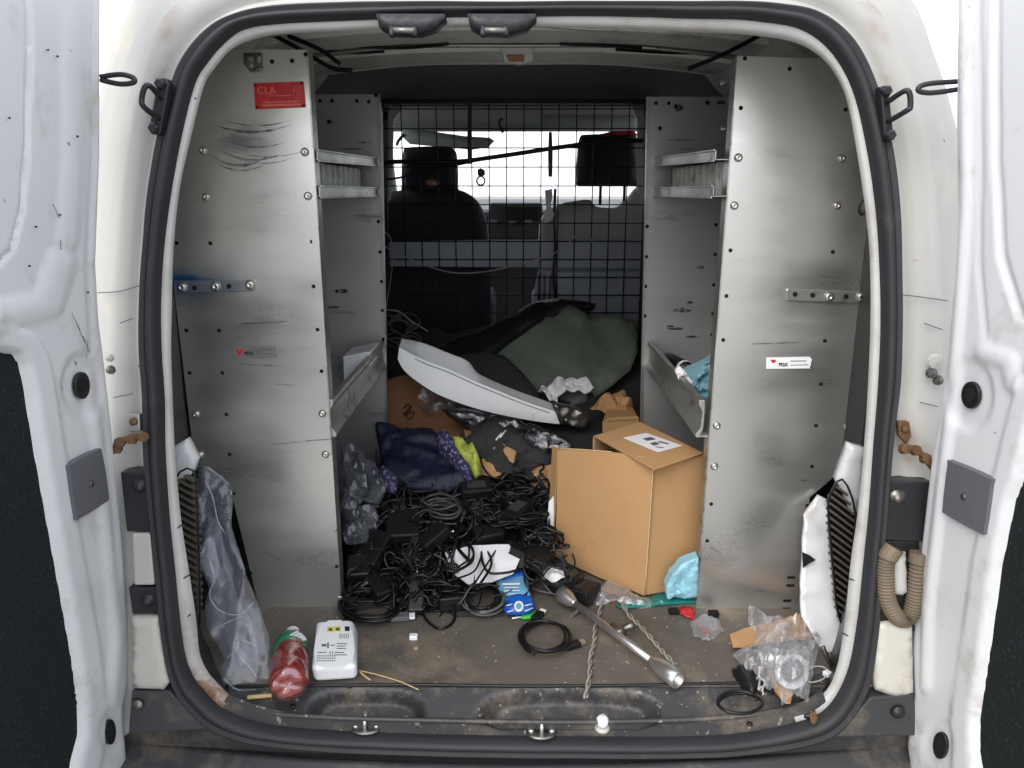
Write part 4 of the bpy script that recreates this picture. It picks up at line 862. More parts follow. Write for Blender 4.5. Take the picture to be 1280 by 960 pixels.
# ------------------------------------------------------------------ the big carton
F0 = PZ(.003)
A = F0(805, 746); F_ = F0(690, 702); H = .333
up = V((0, 0, 1))
B = PZ(H)(880, 566); B.z = 0; C_ = PZ(H)(800, 527); C_.z = 0; D_ = PZ(H)(741, 546); D_.z = 0
A2 = PZ(H - .01)(817, 582); A2.z = 0
ct = thing('cardboard_box', 'large brown cardboard box with a white address label, standing by the right shelf', 'box', (A.x, A.y, 0))
def wall(name, p, q, h0, h1, hb, m, par, t=.005, inn=None, bevel=.001, z0=.003):
    d = (q - p); d.z = 0; n = V((-d.y, d.x, 0)).normalized() * t
    if inn is not None and n.dot(inn - p) < 0: n = -n
    return hexa(name, [p + up * z0, q + up * z0, q + n + up * z0, p + n + up * z0], [p + up * h0, q + up * h1, q + n + up * h1, p + n + up * h0], m, par, bevel=bevel)
cen = (A + B + C_ + D_) / 4
# real corners, slightly skewed carton
wall('side_wall', A, B, H - .012, H, 0, M['card'], ct, inn=cen)
wall('side_wall', B, C_, H - .001, H - .001, 0, M['card'], ct, inn=cen)
wall('side_wall', C_, D_, H - .001, H - .001, 0, M['card'], ct, inn=cen)
Fv = F0(700, 700)
ff = patch('front_wall', [(697, 561), (740, 563), (800, 570), (817, 577), (813, 640), (806, 745), (750, 722), (702, 700), (694, 695), (696, 630)], Pl(A, (F_ - A).cross(up) * (1 if (F_ - A).cross(up).y < 0 else -1)), M['card'], ct, step=12, back=V((.003, .004, 0)), smooth=False, dispf=lambda u, v: .002 * noise.noise(V((u / 60, v / 60, 0))))
q = Pl(A, (F_ - A).cross(up) * (1 if (F_ - A).cross(up).y < 0 else -1))
fa, fb = q(697, 562), q(690, 700)
hexa('folded_edge', [fb, fb + V((-.012, .03, 0)), fb + V((-.008, .032, 0)), fb + V((.004, .003, 0))], [fa, fa + V((-.012, .03, 0)), fa + V((-.008, .032, 0)), fa + V((.004, .003, 0))], M['card'], ct, bevel=.001)
for qq in ([(697, 560.5), (730, 562), (765, 565)], [(817, 578), (813, 640), (806, 744)]):
    tube('board_edge', [off(q, .001)(*k_) for k_ in qq], .0014, M['cardlt'], ct, seg=5, sm=3)
# lid, its near edge lifted a little
tA = PZ(H)(815, 585); tA.z = H - .004
lid = mk('lid', [PZ(H + .004)(741, 545), PZ(H + .004)(800, 527), PZ(H + .003)(880, 566), PZ(H)(818, 586), PZ(H)(741, 545) - up * .004, PZ(H)(800, 527) - up * .004, PZ(H)(880, 566) - up * .004, PZ(H)(818, 586) - up * .004],
   [(0, 1, 2, 3), (7, 6, 5, 4), (0, 4, 5, 1), (1, 5, 6, 2), (2, 6, 7, 3), (3, 7, 4, 0)], M['card'], ct, bevel=.0012)
wall('inner_flap', D_, A.lerp(D_, .18), H - .035, H - .012, 0, M['carddark'], ct)
lb = prism('address_label', [(779, 547), (808, 541), (853, 557), (822, 565)], PZ(H + .0048), .0006, M['paper'], ct, bevel=0)
for pts in ([(803, 548), (814, 546), (820, 549), (809, 551)], [(812, 554), (820, 552), (825, 555), (817, 557)], [(824, 551), (836, 554), (835, 555.4), (822, 552.4)], [(820, 558), (830, 559), (829, 560), (819, 559)]):
    prism('label_print', pts, PZ(H + .0052), .0003, M['latch'], lb, bevel=0)
# ------------------------------------------------------------------ heap towards the partition
S1 = SL(.86, .06, 1.7, .42)
def P1(name, lab, cat, pts, m, surf, **k):
    o = patch(name, pts, surf, m, None, **k); o['label'] = lab; o['category'] = cat; return o
P1('dark_blanket', 'dark grey blanket spread over the floor by the wire partition', 'blanket', [(470, 430), (520, 412), (580, 408), (650, 396), (720, 400), (806, 430), (812, 620), (760, 620), (600, 640), (470, 640)], M['darkcloth'], S1, step=12, nz=(.06, 4), back=(0, .03, -.02))
P1('black_mat', 'folded black rubber mat leaning up behind the grey-green sheet', 'mat', [(535, 452), (560, 425), (600, 412), (640, 392), (672, 376), (700, 373), (745, 380), (715, 388), (680, 402), (640, 425), (605, 450), (560, 470)], M['black'], SL(1.2, .30, 1.6, .62), step=6, bulge=(6, .012), nz=(.015, 5), back=(0, .03, -.02), rnd=3)
P1('grey_sheet', 'large grey-green plastic sheet propped up before the right seat', 'sheet', [(592, 455), (612, 440), (650, 418), (690, 392), (712, 383), (728, 392), (760, 394), (795, 398), (797, 440), (788, 462), (768, 478), (745, 492), (715, 503), (690, 500), (665, 480), (630, 462)], M['greysheet'], SL(1.15, .18, 1.55, .62), step=7, nz=(.022, 4.5), back=(0, .02, -.01), dispf=lambda u, v: .02 * math.exp(-((u - 727 - (v - 390) * .12) / 5) ** 2) * max(0, 1 - (v - 385) / 40) - .03 * max(0, min(1, (v - 470) / 20)))
P1('grey_flap', 'dark grey curved plastic flap lying behind the white moulding', 'flap', [(560, 446), (590, 440), (625, 443), (645, 458), (665, 480), (672, 500), (640, 500), (610, 480), (580, 462)], M['darkcloth'], SL(1.05, .2, 1.5, .52), step=6, bulge=(8, .02), back=(0, .03, -.02), rnd=3)
# white curved moulding
mq_ = Pl((0, .99, .3), (.18, -1, .15))
wm_T = cr([V((*p, 0)) for p in [(502, 424), (530, 430), (560, 442), (584, 452), (600, 469), (640, 487), (684, 503), (730, 521)]], 6)
wm_C = cr([V((*p, 0)) for p in [(499, 434), (530, 450), (560, 461), (590, 475), (622, 488), (660, 503), (700, 516), (733, 526)]], 6)
wm_B = cr([V((*p, 0)) for p in [(497, 449), (508, 466), (540, 489), (575, 504), (615, 516), (660, 525), (700, 530), (733, 529)]], 6)
mb_ = off(mq_, -.055); lo = lambda pts, S, d=0: [S(p.x, p.y) + V((0, d, 0)) for p in pts]
mid1 = [(a_ * .6 + b_ * .4) for a_, b_ in zip(wm_C, wm_T)]; mid2 = [(a_ * .5 + b_ * .5) for a_, b_ in zip(wm_C, wm_B)]
wmo = loft('white_moulding', [lo(wm_B, mq_, .05), lo(wm_B, mq_), lo(mid2, off(mq_, .006)), lo(wm_C, mq_), lo(wm_C, off(mq_, -.006)), lo(mid1, off(mq_, -.03)), lo(wm_T, mb_), lo(wm_T, mb_, .01), lo(wm_B, mq_, .06)], M['whitetrim'], None, closed=False)
wmo.modifiers.new('e', 'EDGE_SPLIT').split_angle = math.radians(32)
for q_, pp in ((.0035, wm_C), ):
    tube('moulding_groove', [off(mq_, q_)(p.x, p.y + 4) for p in pp[4:-6:3]], .0012, M['latch'], wmo, seg=5, sm=2)
tag(wmo, 'long white curved plastic moulding lying across the heap', 'moulding')
P1('moulding_tip', 'torn grimy end piece of trim at the right tip of the white moulding', 'trim', [(690, 505), (716, 510), (735, 518), (738, 528), (728, 536), (700, 530)], M['steel'], off(mq_, .012), step=4, nz=(.02, 18), back=(0, .03, 0))
P1('crumpled_paper', 'crumpled white paper resting on the grey-green sheet', 'paper', [(672, 489), (677, 480), (684, 484), (690, 478), (706, 474), (712, 471), (728, 475), (736, 478), (743, 486), (738, 491), (722, 488), (708, 490), (697, 495), (697, 503), (690, 503), (684, 496)], M['paper'], SL(1.1, .2, 1.5, .55), step=3.2, nz=(.055, 16), back=(0, .006, 0), smooth=False)
P1('brown_paper', 'crumpled brown packing paper beside the right shelf end', 'packing paper', [(738, 508), (752, 500), (766, 492), (778, 491), (786, 499), (792, 504), (790, 514), (782, 521), (765, 517), (752, 513)], M['card'], SL(1.0, .2, 1.4, .5), step=4, nz=(.05, 14), bulge=(8, .03), back=(0, .01, 0), smooth=False)
cb = thing('small_carton', 'small closed brown carton just behind the large cardboard box', 'carton', PZ(.1)(775, 560))
q = PY(.92); a, b, c2, d2 = q(753, 527), q(799, 524), q(799, 560), q(753, 565)
hexa('carton_body', [d2, c2, c2 + V((0, .14, 0)), d2 + V((.03, .14, 0))], [a, b, b + V((0, .14, .0)), a + V((.03, .14, 0))], M['card'], cb, bevel=.002)
prism('carton_flap', [(753, 527), (799, 524), (797, 520), (762, 522)], PY(.915), .004, M['card'], cb, bevel=0)
P1('flat_cardboard', 'flattened brown cardboard leaning by the left shelf end, marked with a scrawl', 'cardboard', [(483, 476), (500, 470), (528, 469), (545, 477), (560, 500), (585, 525), (612, 545), (600, 562), (560, 565), (484, 545)], M['carddark'], SL(.95, .12, 1.35, .50), step=12, nz=(.015, 5), back=(0, .01, 0), smooth=False)
q = off(SL(.95, .12, 1.35, .50), .012)
sc_ = tube('pen_scrawl', [q(*p) for p in [(505, 510), (510, 505), (513, 512), (505, 518), (518, 515), (512, 524), (508, 516), (515, 508)]], .0016, M['hole'], bpy.context.scene.objects['flat_cardboard'], seg=5)
P1('crumpled_plastic', 'pale crumpled plastic wad under the white moulding', 'plastic', [(526, 488), (545, 482), (575, 492), (605, 505), (625, 515), (600, 520), (560, 512), (545, 518), (530, 512), (523, 500)], M['filmgrey'], SL(.92, .16, 1.35, .52), step=4, nz=(.05, 14), bulge=(6, .02))
P1('black_sack', 'torn black translucent plastic sack draped below the white moulding', 'plastic sack', [(552, 512), (575, 508), (600, 513), (640, 524), (672, 533), (700, 545), (722, 560), (708, 578), (690, 585), (655, 580), (638, 562), (622, 548), (590, 535), (562, 520)], M['filmblack'], SL(.80, .16, 1.2, .50), step=3.5, nz=(.03, 12, (.6, 1, 1.6)), bulge=(5, .01), back=(0, .02, -.01))
P1('black_garment', 'black cloth with small white stripes lying on the heap', 'garment', [(575, 540), (610, 532), (650, 548), (690, 570), (690, 600), (640, 606), (600, 590), (570, 560)], M['darkcloth'], SL(.62, .14, 1.05, .40), step=5, nz=(.06, 8), bulge=(10, .03), back=(0, .02, 0))
g = bpy.context.scene.objects['black_garment']; q = SL(.55, .14, .98, .40)
for (u, v) in ((620, 550), (625, 547)): tube('white_stripe', [off(q, .035)(u, v), off(q, .035)(u + 7, v - 9)], .0022, M['paper'], g, seg=5, sm=1)
for i, (pts, lab) in enumerate([([(598, 556), (625, 554), (645, 566), (640, 588), (618, 595), (600, 592)], 'torn brown cardboard piece right of the yellow vest'), ([(580, 538), (612, 536), (632, 546), (625, 556), (596, 556), (582, 548)], 'dark brown cardboard scrap above the yellow vest'), ([(652, 592), (672, 584), (692, 582), (692, 626), (676, 618), (662, 606)], 'torn cardboard piece at the left side of the large box'), ([(660, 598), (676, 600), (690, 612), (690, 640), (676, 632), (668, 616)], 'curled cardboard scrap standing low against the large box')]):
    P1('cardboard_scrap', lab, 'cardboard', pts, M['card'] if i != 1 else M['carddark'], SL(.52, .10, .95, .36), step=6, nz=(.03, 9), back=(0, .006, 0), smooth=False)
S2 = SL(.40, .06, .86, .27)
P1('navy_jacket', 'shiny navy blue jacket bundled at the top of the cable heap', 'jacket', [(469, 532), (482, 529), (500, 533), (520, 534), (540, 536), (552, 548), (572, 556), (588, 572), (596, 592), (590, 606), (560, 612), (520, 610), (496, 604), (480, 590), (474, 560)], M['navy'], SL(.45, .12, .86, .30), step=3, nz=(.03, 14, (.5, 1, 1.5)), bulge=(7, .012), back=(0, .03, -.03), rnd=2)
P1('floral_cloth', 'purple cloth with a pale floral print beside the navy jacket', 'cloth', [(543, 543), (556, 546), (568, 552), (572, 566), (582, 578), (592, 592), (586, 604), (574, 592), (560, 572), (548, 560)], M['floral'], SL(.42, .13, .86, .33), step=4, nz=(.03, 14), bulge=(6, .03), back=(0, .02, -.02))
P1('floral_cloth', 'purple floral cloth sticking out low at the left of the navy jacket', 'cloth', [(474, 585), (488, 590), (498, 602), (494, 616), (482, 612), (474, 600)], M['floral'], SL(.38, .10, .80, .29), step=4, nz=(.03, 14), bulge=(6, .03), back=(0, .02, -.02), seed=3)
P1('safety_vest', 'crumpled yellow safety vest poking out beside the floral cloth', 'vest', [(566, 550), (578, 550), (590, 562), (600, 572), (601, 588), (594, 592), (586, 582), (574, 572), (566, 562)], M['hivis'], SL(.40, .13, .86, .34), step=3.5, nz=(.04, 18), bulge=(5, .03), back=(0, .02, -.02))
P1('plastic_bag', 'grey translucent plastic bag bunched against the left shelf panel', 'plastic bag', [(424, 570), (434, 556), (444, 560), (462, 575), (478, 590), (484, 612), (470, 632), (452, 622), (430, 618)], M['filmgrey'], SL(.34, .08, .80, .30), step=4, nz=(.05, 14), bulge=(6, .012), smooth=False)
P1('plastic_bag', 'second grey plastic bag, lower, with bright creases beside the left shelf panel', 'plastic bag', [(424, 614), (445, 608), (466, 624), (474, 645), (468, 668), (455, 682), (438, 680), (425, 676)], M['filmgrey'], SL(.31, .06, .78, .28), step=4, nz=(.045, 17), bulge=(6, .012), smooth=False, seed=5)
P1('white_folder', 'white paper folder lying under the loose black cables', 'folder', [(556, 690), (590, 682), (636, 680), (650, 698), (642, 716), (615, 727), (585, 730), (565, 716)], M['paper'], off(SL(.30, .02, .62, .13), .035), step=12, nz=(.004, 8), back=(0, .004, -.004), smooth=False)
P1('white_envelope', 'crumpled white paper between the cable heap and the large box', 'paper', [(672, 708), (690, 704), (704, 712), (706, 722), (690, 728), (676, 722)], M['paper'], SL(.28, .02, .62, .12), step=4, nz=(.02, 20), back=(0, .004, -.004), smooth=False)
P1('white_card', 'narrow white card upright at the left edge of the large box', 'card', [(686, 628), (692, 620), (693, 690), (687, 686), (684, 660)], M['paper'], PY(.50), step=8, back=(0, .004, 0), smooth=False)
# cable heap
HB = SL(.27, .0, .86, .23)
def heap_d(u, v): return .02 * crumple(V((u / 40, v / 40, 0)), 1.2) 
hb = patch('cable_heap', [(426, 640), (450, 600), (480, 585), (520, 596), (560, 600), (600, 590), (650, 592), (690, 620), (692, 700), (680, 716), (650, 716), (620, 708), (590, 700), (560, 716), (540, 750), (505, 752), (470, 750), (428, 742)], off(HB, -.02), M['cable'], None, step=6, dispf=heap_d, bulge=(16, .03), back=(0, .03, -.05))
hb['kind'] = 'stuff'; hb['label'] = 'dark mass of black cables and plugs heaped between the shelves'; hb['category'] = 'cable heap'
rg = random.Random(11); vs_all, fs_all = [], []; vg_, fg_ = [], []
HPOLY = [(430, 640), (455, 610), (480, 596), (560, 602), (600, 592), (650, 592), (688, 610), (690, 705), (650, 720), (560, 730), (540, 752), (430, 752)]
def rpt():
    while True:
        u, v = rg.uniform(428, 692), rg.uniform(590, 755)
        if inside((u, v), HPOLY): return u, v
for k in range(330):
    u, v = rpt()
    if u < 520 and rg.random() < .35: u, v = rpt()
    if 548 < u < 652 and 674 < v < 732 and rg.random() < .93: continue
    c = off(HB, rg.uniform(-.005, .05))(u, v); r = rg.choice([.0014, .0018, .0022, .0028, .0034]); pts = []
    kind = rg.random()
    if kind < .22:    # hank: a bundle of flattened loops
        R0 = rg.uniform(.018, .045); el = rg.uniform(.25, .7); yaw = rg.uniform(0, 3.14); tilt = rg.uniform(-1.1, 1.1); turns = rg.uniform(1.5, 4.5)
        n = int(turns * 10); Rm = Matrix.Rotation(yaw, 3, 'Z') @ Matrix.Rotation(tilt, 3, 'X'); dr_ = V((rg.uniform(-1, 1), rg.uniform(-1, 1), rg.uniform(0, 1))) * .010
        for j in range(n):
            a = 2 * math.pi * j / 10; s_ = R0 * rg.uniform(.84, 1.12)
            pts.append(c + Rm @ V((s_ * math.cos(a), s_ * el * math.sin(a), rg.uniform(-.004, .004))) + dr_ * (j / 10))
    else:                    # wandering lead, sagging over what lies below
        a = rg.uniform(0, 6.3); cur = rg.uniform(-.3, .3); p = V(c); n = rg.randint(8, 24); st_ = rg.uniform(.010, .022); lift = rg.uniform(0, .02)
        for j in range(n):
            pts.append(p + V((0, 0, lift * math.sin(j * .7)))); a += cur + rg.uniform(-.18, .18)
            if rg.random() < .18: cur = rg.uniform(-.9, .9)
            p = p + V((math.cos(a) * st_, math.sin(a) * st_ * .85, math.sin(a) * st_ * .32 + rg.uniform(-.004, .004)))
    ok = []
    for p in pts:
        if -.14 < p.x < .015 and .30 < p.y < .50 and p.z < .11 and kind < .9: p.y += .17; p.z += .05
        zmin = .010 + max(0, (p.y - .27) * .36)
        if p.y < .27: zmin = .004
        p.z = max(p.z, zmin)
        lim = .10 + (p.y - .5) * -.2
        if p.x > lim: p.x = lim - rg.uniform(0, .02)
        p.x = max(p.x, -.375); p.y = max(p.y, .245)
        ok.append(p)
    P = cr(ok, 3)
    if k % 9 == 0: a_, b_ = tube_geo(P, r, 5, len(vg_)); vg_ += a_; fg_ += b_
    else: a_, b_ = tube_geo(P, r, 5, len(vs_all)); vs_all += a_; fs_all += b_
o = mk('grey_leads', vg_, fg_, M['cablegrey2'], None, smooth=True); o['kind'] = 'stuff'; o['label'] = 'thin dark grey leads mixed into the black cable heap'; o['category'] = 'cables'
pv, pf, sv_, sf_ = [], [], [], []
for k in range(70):
    u, v = rpt(); c = off(HB, rg.uniform(.01, .05))(u, v)
    if 548 < u < 652 and 674 < v < 732: continue
    R_ = Matrix.Rotation(rg.uniform(0, 6), 3, 'Z') @ Matrix.Rotation(rg.uniform(-.8, .8), 3, 'X')
    L_ = rg.uniform(.014, .034); w_ = rg.uniform(.008, .02)
    x, y = box_geo(c, w_, L_, w_ * .6, R_, len(pv)); pv += x; pf += y
    if k % 4 == 0: x, y = box_geo(c + R_ @ V((0, L_ / 2 + .006, 0)), w_ * .5, .012, w_ * .3, R_, len(sv_)); sv_ += x; sf_ += y
o = mk('plug_ends', pv, pf, M['black'], None, bevel=.0015); o['kind'] = 'stuff'; o['label'] = 'small black plugs scattered through the cable heap'; o['category'] = 'plugs'
o = mk('plug_tips', sv_, sf_, M['chrome'], None); o['kind'] = 'stuff'; o['label'] = 'bare silver plug contacts glinting in the cable heap'; o['category'] = 'contacts'
tg = mk('cable_tangle', vs_all, fs_all, M['cable'], None, smooth=True); tg['kind'] = 'stuff'; tg['label'] = 'tangle of thin black leads looped over the cable heap'; tg['category'] = 'cables'
# power adapters
def brick(u, v, surf, sz, yaw, tilt, lab, m='black', roll=0, det=None):
    c = surf(u, v); R_ = Matrix.Rotation(math.radians(yaw), 3, 'Z') @ Matrix.Rotation(math.radians(tilt), 3, 'X') @ Matrix.Rotation(math.radians(roll), 3, 'Y')
    t = thing('power_adapter', lab, 'power adapter', c)
    box('case', c, sz, M[m], t, rot=R_, bevel=.004)
    box('case_seam', c, (sz[0] + .0012, sz[1] + .0012, .0012), M['hole'], t, rot=R_, bevel=0)
    if det == 'pins':
        for d in (-.008, .008): box('pin', c + R_ @ V((d, -sz[1] / 2 - .006, 0)), (.002, .014, .006), M['chrome'], t, rot=R_, bevel=0)
    if det == 'jack':
        e = c + R_ @ V((0, sz[1] / 2, 0)); ax = R_ @ V((0, 1, 0))
        lathe('jack', [(0, 0), (.004, 0), (.004, .012), (.003, .013), (.003, .024), (0, .025)], M['chrome'], e, ax, t, seg=10)
    if det == 'label': box('rating_label', c + R_ @ V((0, 0, sz[2] / 2 + .0004)), (sz[0] * .6, sz[1] * .5, .0004), M['darkcloth'], t, rot=R_, bevel=0)
    # lead leaving the case
    e = c + R_ @ V((0, sz[1] / 2 * (-1 if det != 'pins' else 1), 0)); d = R_ @ V((0, -1 if det != 'pins' else 1, 0))
    tube('lead', [e, e + d * .02, e + d * .03 + V((.02, 0, -.002)), e + d * .015 + V((.05, .01, 0)), e + V((.06, .04, .006))], .0022, M['cable'], t, seg=6)
    return t
brick(563, 741, PZ(.022), (.062, .105, .034), 12, 0, 'large black power adapter lying flat on the bare floor at the front of the heap', det='label')
brick(521, 742, PZ(.035), (.036, .09, .03), 3, 38, 'upright black adapter with a silver jack on top, left of the large flat one', det='jack')
brick(718, 736, PZ(.022), (.06, .11, .032), -128, 6, 'black power brick at the near corner of the cardboard box beside the wrench', det='label')
brick(516, 703, off(HB, .03), (.04, .06, .03), 40, 30, 'small black plug adapter with two steel pins facing forward', det='pins')
brick(468, 690, off(HB, .03), (.06, .1, .045), -20, 25, 'bulky black adapter against the left shelf panel, deep in the heap')
brick(478, 734, off(HB, .02), (.06, .07, .035), 35, 15, 'black adapter with a pale seam resting just above the cable coil by the left shelf')
brick(505, 660, off(HB, .035), (.08, .09, .04), 5, 20, 'large square black adapter in the middle left of the heap')
brick(558, 636, off(HB, .035), (.12, .045, .03), -12, 15, 'long flat black power brick across the top of the heap', det='label')
brick(468, 622, off(HB, .05), (.035, .06, .02), -30, 40, 'small slate-grey adapter lying between the two grey plastic bags', 'latch')
brick(664, 695, off(HB, .03), (.06, .09, .035), 60, 12, 'black adapter wrapped in its own thick lead beside the large box')
brick(610, 668, off(HB, .035), (.07, .04, .03), 22, 20, 'small oblong adapter above the white folder')
brick(595, 612, off(HB, .045), (.08, .05, .035), 15, 20, 'black adapter high in the heap just below the yellow vest', det='label')
brick(648, 640, off(HB, .04), (.05, .09, .035), -35, 10, 'black adapter on the right shoulder of the heap by the box', det='label')
brick(448, 712, off(HB, .03), (.05, .06, .04), 10, 25, 'cube-shaped black adapter tight against the left shelf panel')
brick(542, 672, off(HB, .05), (.045, .075, .03), -50, 25, 'black adapter tipped sideways in the middle of the heap')
# ------------------------------------------------------------------ individual cables on the floor
def coil(name, lab, cx, cy, ru, rv, turns, r, m, surf_h=.006, jit=.06, tails=(), seed=1, cat='cable coil', parent=None):
    rg = random.Random(seed); t = thing(name, lab, cat, PZ(0)(cx, cy)); pts = []; n = int(turns * 14)
    for k in range(n):
        a = 2 * math.pi * k / 14 + seed; s = 1 - .10 * k / n + rg.uniform(-jit, jit) * .4 + .08 * math.sin(k * .37 + seed)
        z = surf_h + .013 * abs(math.sin(k * .13 + seed)) + r * (k / n) * 2
        pts.append(PZ(z)(cx + ru * s * math.cos(a) + 2 * math.sin(k * .21), cy + rv * s * math.sin(a) + 1.5 * math.cos(k * .17)))
    tube('loop', pts, r, m, t, seg=7, sm=3)
    for tl in tails: tube('tail', [PZ(.006)(*p) for p in tl], r, m, t, seg=7, sm=5)
    return t
def plug(t, u, v, yaw, L=.032, w_=.018, h=.011, m='black', tip='chrome', z=.008, name='plug'):
    c = PZ(z)(u, v); R_ = Matrix.Rotation(math.radians(yaw), 3, 'Z')
    box(name, c, (L, w_, h), M[m], t, rot=R_, bevel=.002); box('plug_tip', c + R_ @ V((L / 2 + .006, 0, 0)), (.012, w_ * .75, h * .55), M[tip], t, rot=R_, bevel=.0005)
c1 = coil('cable_coil', 'thick black video cable coiled alone on the open floor, plug at its right', 682, 796, 31, 20, 3.3, .0032, M['cable'], seed=2, tails=([(700, 812), (712, 810), (720, 806)], [(660, 785), (664, 776), (670, 770)]))
plug(c1, 716, 806, 25); plug(c1, 672, 770, 60, m='black', tip='paper')
c2 = coil('cable_coil', 'flat black cable coil with a grey square plug beside the left shelf foot', 462, 756, 36, 20, 4, .0034, M['cable'], seed=4, tails=([(430, 772), (460, 776), (490, 775)],))
plug(c2, 500, 771, 8, L=.04, w_=.024, m='latch', tip='paper')
c3 = coil('cable_coil', 'shiny grey-black lead wound in a tight coil left of the blue packet', 605, 748, 27, 19, 4.2, .0026, M['cablegrey'], seed=6, surf_h=.012)
c3b = coil('cable_coil', 'black cord ring around the grey-black coil beside the blue packet', 603, 747, 22, 15, 3, .003, M['cable'], seed=8, surf_h=.014)
c4 = coil('cable_coil', 'loose black lead looped over the white folder', 566, 692, 26, 22, 3, .0024, M['cable'], seed=9, surf_h=.09, jit=.12)
c5 = coil('cable_coil', 'thin black lead tangled on the power brick by the box corner', 702, 718, 26, 14, 3, .0018, M['cable'], seed=12, surf_h=.04, jit=.2)
c6 = coil('cable_coil', 'single black cord loop on the floor under the clear bag', 925, 878, 28, 14, 1.6, .0032, M['cable'], seed=3, surf_h=.005, tails=([(950, 868), (958, 862), (966, 866)],))
def lead(lab, pts, r=.0022, m='cable', z=.004, name='cable', cat='cable', zf=None):
    o = tube(name, [PZ(zf[i] if zf else z)(*p) for i, p in enumerate(pts)], r, M[m], seg=7, sm=6); tag(o, lab, cat); return o
lead('black lead curling from the large flat adapter on the bare floor', [(528, 752), (528, 765), (536, 778), (550, 786), (564, 780), (569, 768), (566, 758)], .0030)
lead('curved black lead crossing the blue packet', [(662, 700), (666, 720), (660, 740), (645, 750), (630, 754)], .0028, z=.03)
lead('black lead bent in a narrow hook over the white folder', [(600, 730), (612, 712), (614, 700), (608, 688), (602, 690), (604, 705), (612, 716), (632, 716), (648, 712)], .003, z=.085)
lead('straight black lead laid across the white folder', [(560, 726), (590, 716), (600, 700), (604, 682)], .0022, z=.085)
lead('second thin black lead over the right half of the white folder', [(625, 680), (612, 700), (598, 722), (590, 734)], .0022, z=.087)
lead('black jack lead with a thick plug end lying on the white folder', [(568, 678), (576, 690), (588, 702)], .0042, z=.09)
lead('pale grey lead arcing from the small white paper to the wrench socket', [(664, 704), (656, 718), (658, 730), (672, 738), (690, 742), (702, 748)], .0024, 'cablegrey', z=.012)
lead('grey lead draped from the heap toward the power brick', [(640, 690), (652, 702), (668, 712), (680, 730), (690, 742)], .002, 'cablegrey', z=.03)
wc = thing('wall_connector', 'tiny white plug with a brown crumb on the open floor', 'connector', PZ(0)(517, 797))
box('plug_body', PZ(.006)(517, 796), (.017, .014, .010), M['whitepl'], wc); 
for d in (-4, 3): box('prong', PZ(.006)(517 + d, 789), (.002, .012, .003), M['chrome'], wc, bevel=0)
box('crumb', PZ(.002)(520, 810), (.009, .008, .004), M['card'], wc, bevel=.001)
# ------------------------------------------------------------------ router
rt_ = thing('white_router', 'white plastic router with two yellow ports lying on the floor right of the red bottle', 'router', PZ(0)(420, 830))
q0, q1 = PZ(.002), PZ(.040)
b4 = [q0(392, 854), q0(447, 850), q0(449, 792), q0(402, 792)]
t4 = [q1(388, 834), q1(446, 832), q1(441, 773), q1(394, 776)]
cs = hexa('case', b4, t4, M['whitepl'], rt_, bevel=.011, seg=5)
for p in cs.data.polygons: p.use_smooth = True
cs.modifiers['bevel'].harden_normals = True
q = PZ(.0402)
def quadr(name, u0, v0, u1, v1, m, par, surf, t=.0006): return prism(name, [(u0, v0), (u1, v0), (u1, v1), (u0, v1)], surf, t, M[m], par, bevel=0)
rim = [(400, 782), (436, 779), (440, 829), (396, 831)]
prism('recessed_back', [(401, 781), (436, 780), (440, 828), (395, 830)], PZ(.0404), .0008, M['whitetrim'], rt_, bevel=0, rnd=3)
for (a, b) in ((409, 783.5), (418, 783)):
    y = quadr('ethernet_port', a, b, a + 8, b + 6, 'yellow', rt_, PZ(.0409)); quadr('port_opening', a + 2, b + 2, a + 6.2, b + 4.6, 'darkmetal', y, PZ(.0413))
y = quadr('power_socket', 431, 783, 437, 788.5, 'darkmetal', rt_, PZ(.0409))
for k in range(5): quadr('vent_slot', 424.5 + k * 2.6, 792, 425.4 + k * 2.6, 798, 'latch', rt_, PZ(.0408), .0003)
for k in range(10):
    for j in range(3): quadr('label_print', 396 + k * 2.4, 819 + j * 3, 397.4 + k * 2.4, 820.4 + j * 3, 'latch', rt_, PZ(.0408), .0002)
for (a, b, c, d) in ((402, 805, 408, 808), (409, 803, 411, 810), (413, 806, 419, 807), (421, 804, 434, 805), (421, 807, 432, 808), (421, 810, 433, 811), (397, 815, 408, 816), (412, 814, 413, 818), (415, 814, 416, 818), (418, 815, 430, 816), (418, 818, 434, 819)):
    quadr('label_print', a, b, c, d, 'latch', rt_, PZ(.0408), .0002)
# ------------------------------------------------------------------ bottle lying on its side, base toward the viewer
b0 = PZ(.036)(360, 858); b1 = PZ(.030)(366, 789); ax = (b1 - b0); Lb = ax.length; ax.normalize()
bt = thing('drink_bottle', 'clear plastic bottle of red drink with a green neck label lying beside the white router', 'bottle', PZ(0)(360, 860))
profb = [(0, .006), (.016, .002), (.026, .0), (.033, .008), (.036, .02), (.036, .045), (.034, .05), (.036, .055), (.036, .085), (.033, .10), (.029, .118), (.031, .13), (.0305, .16), (.024, .18), (.014, .195), (.012, .20)]
k_ = (Lb - .015) / .20; profb = [(r, h * k_) for r, h in profb]
sh = lathe('bottle_body', profb, M['pet'], b0, ax, bt, seg=28)
for v_ in sh.data.vertices:      # five petal feet and ribs
    d = v_.co - b0; h = d.dot(ax)
    if h < .03: 
        a = math.atan2((d - ax * h).z, (d - ax * h).x); v_.co += ax * (.004 * abs(math.sin(2.5 * a))) * -1
lathe('drink', [(0, .010), (.014, .008), (.024, .006), (.031, .012), (.034, .022), (.034, .046), (.0325, .05), (.034, .056), (.034, .085), (.031, .10), (.027, .118), (.026, .125), (0, .126)], M['juice'], b0, ax, bt, seg=24)
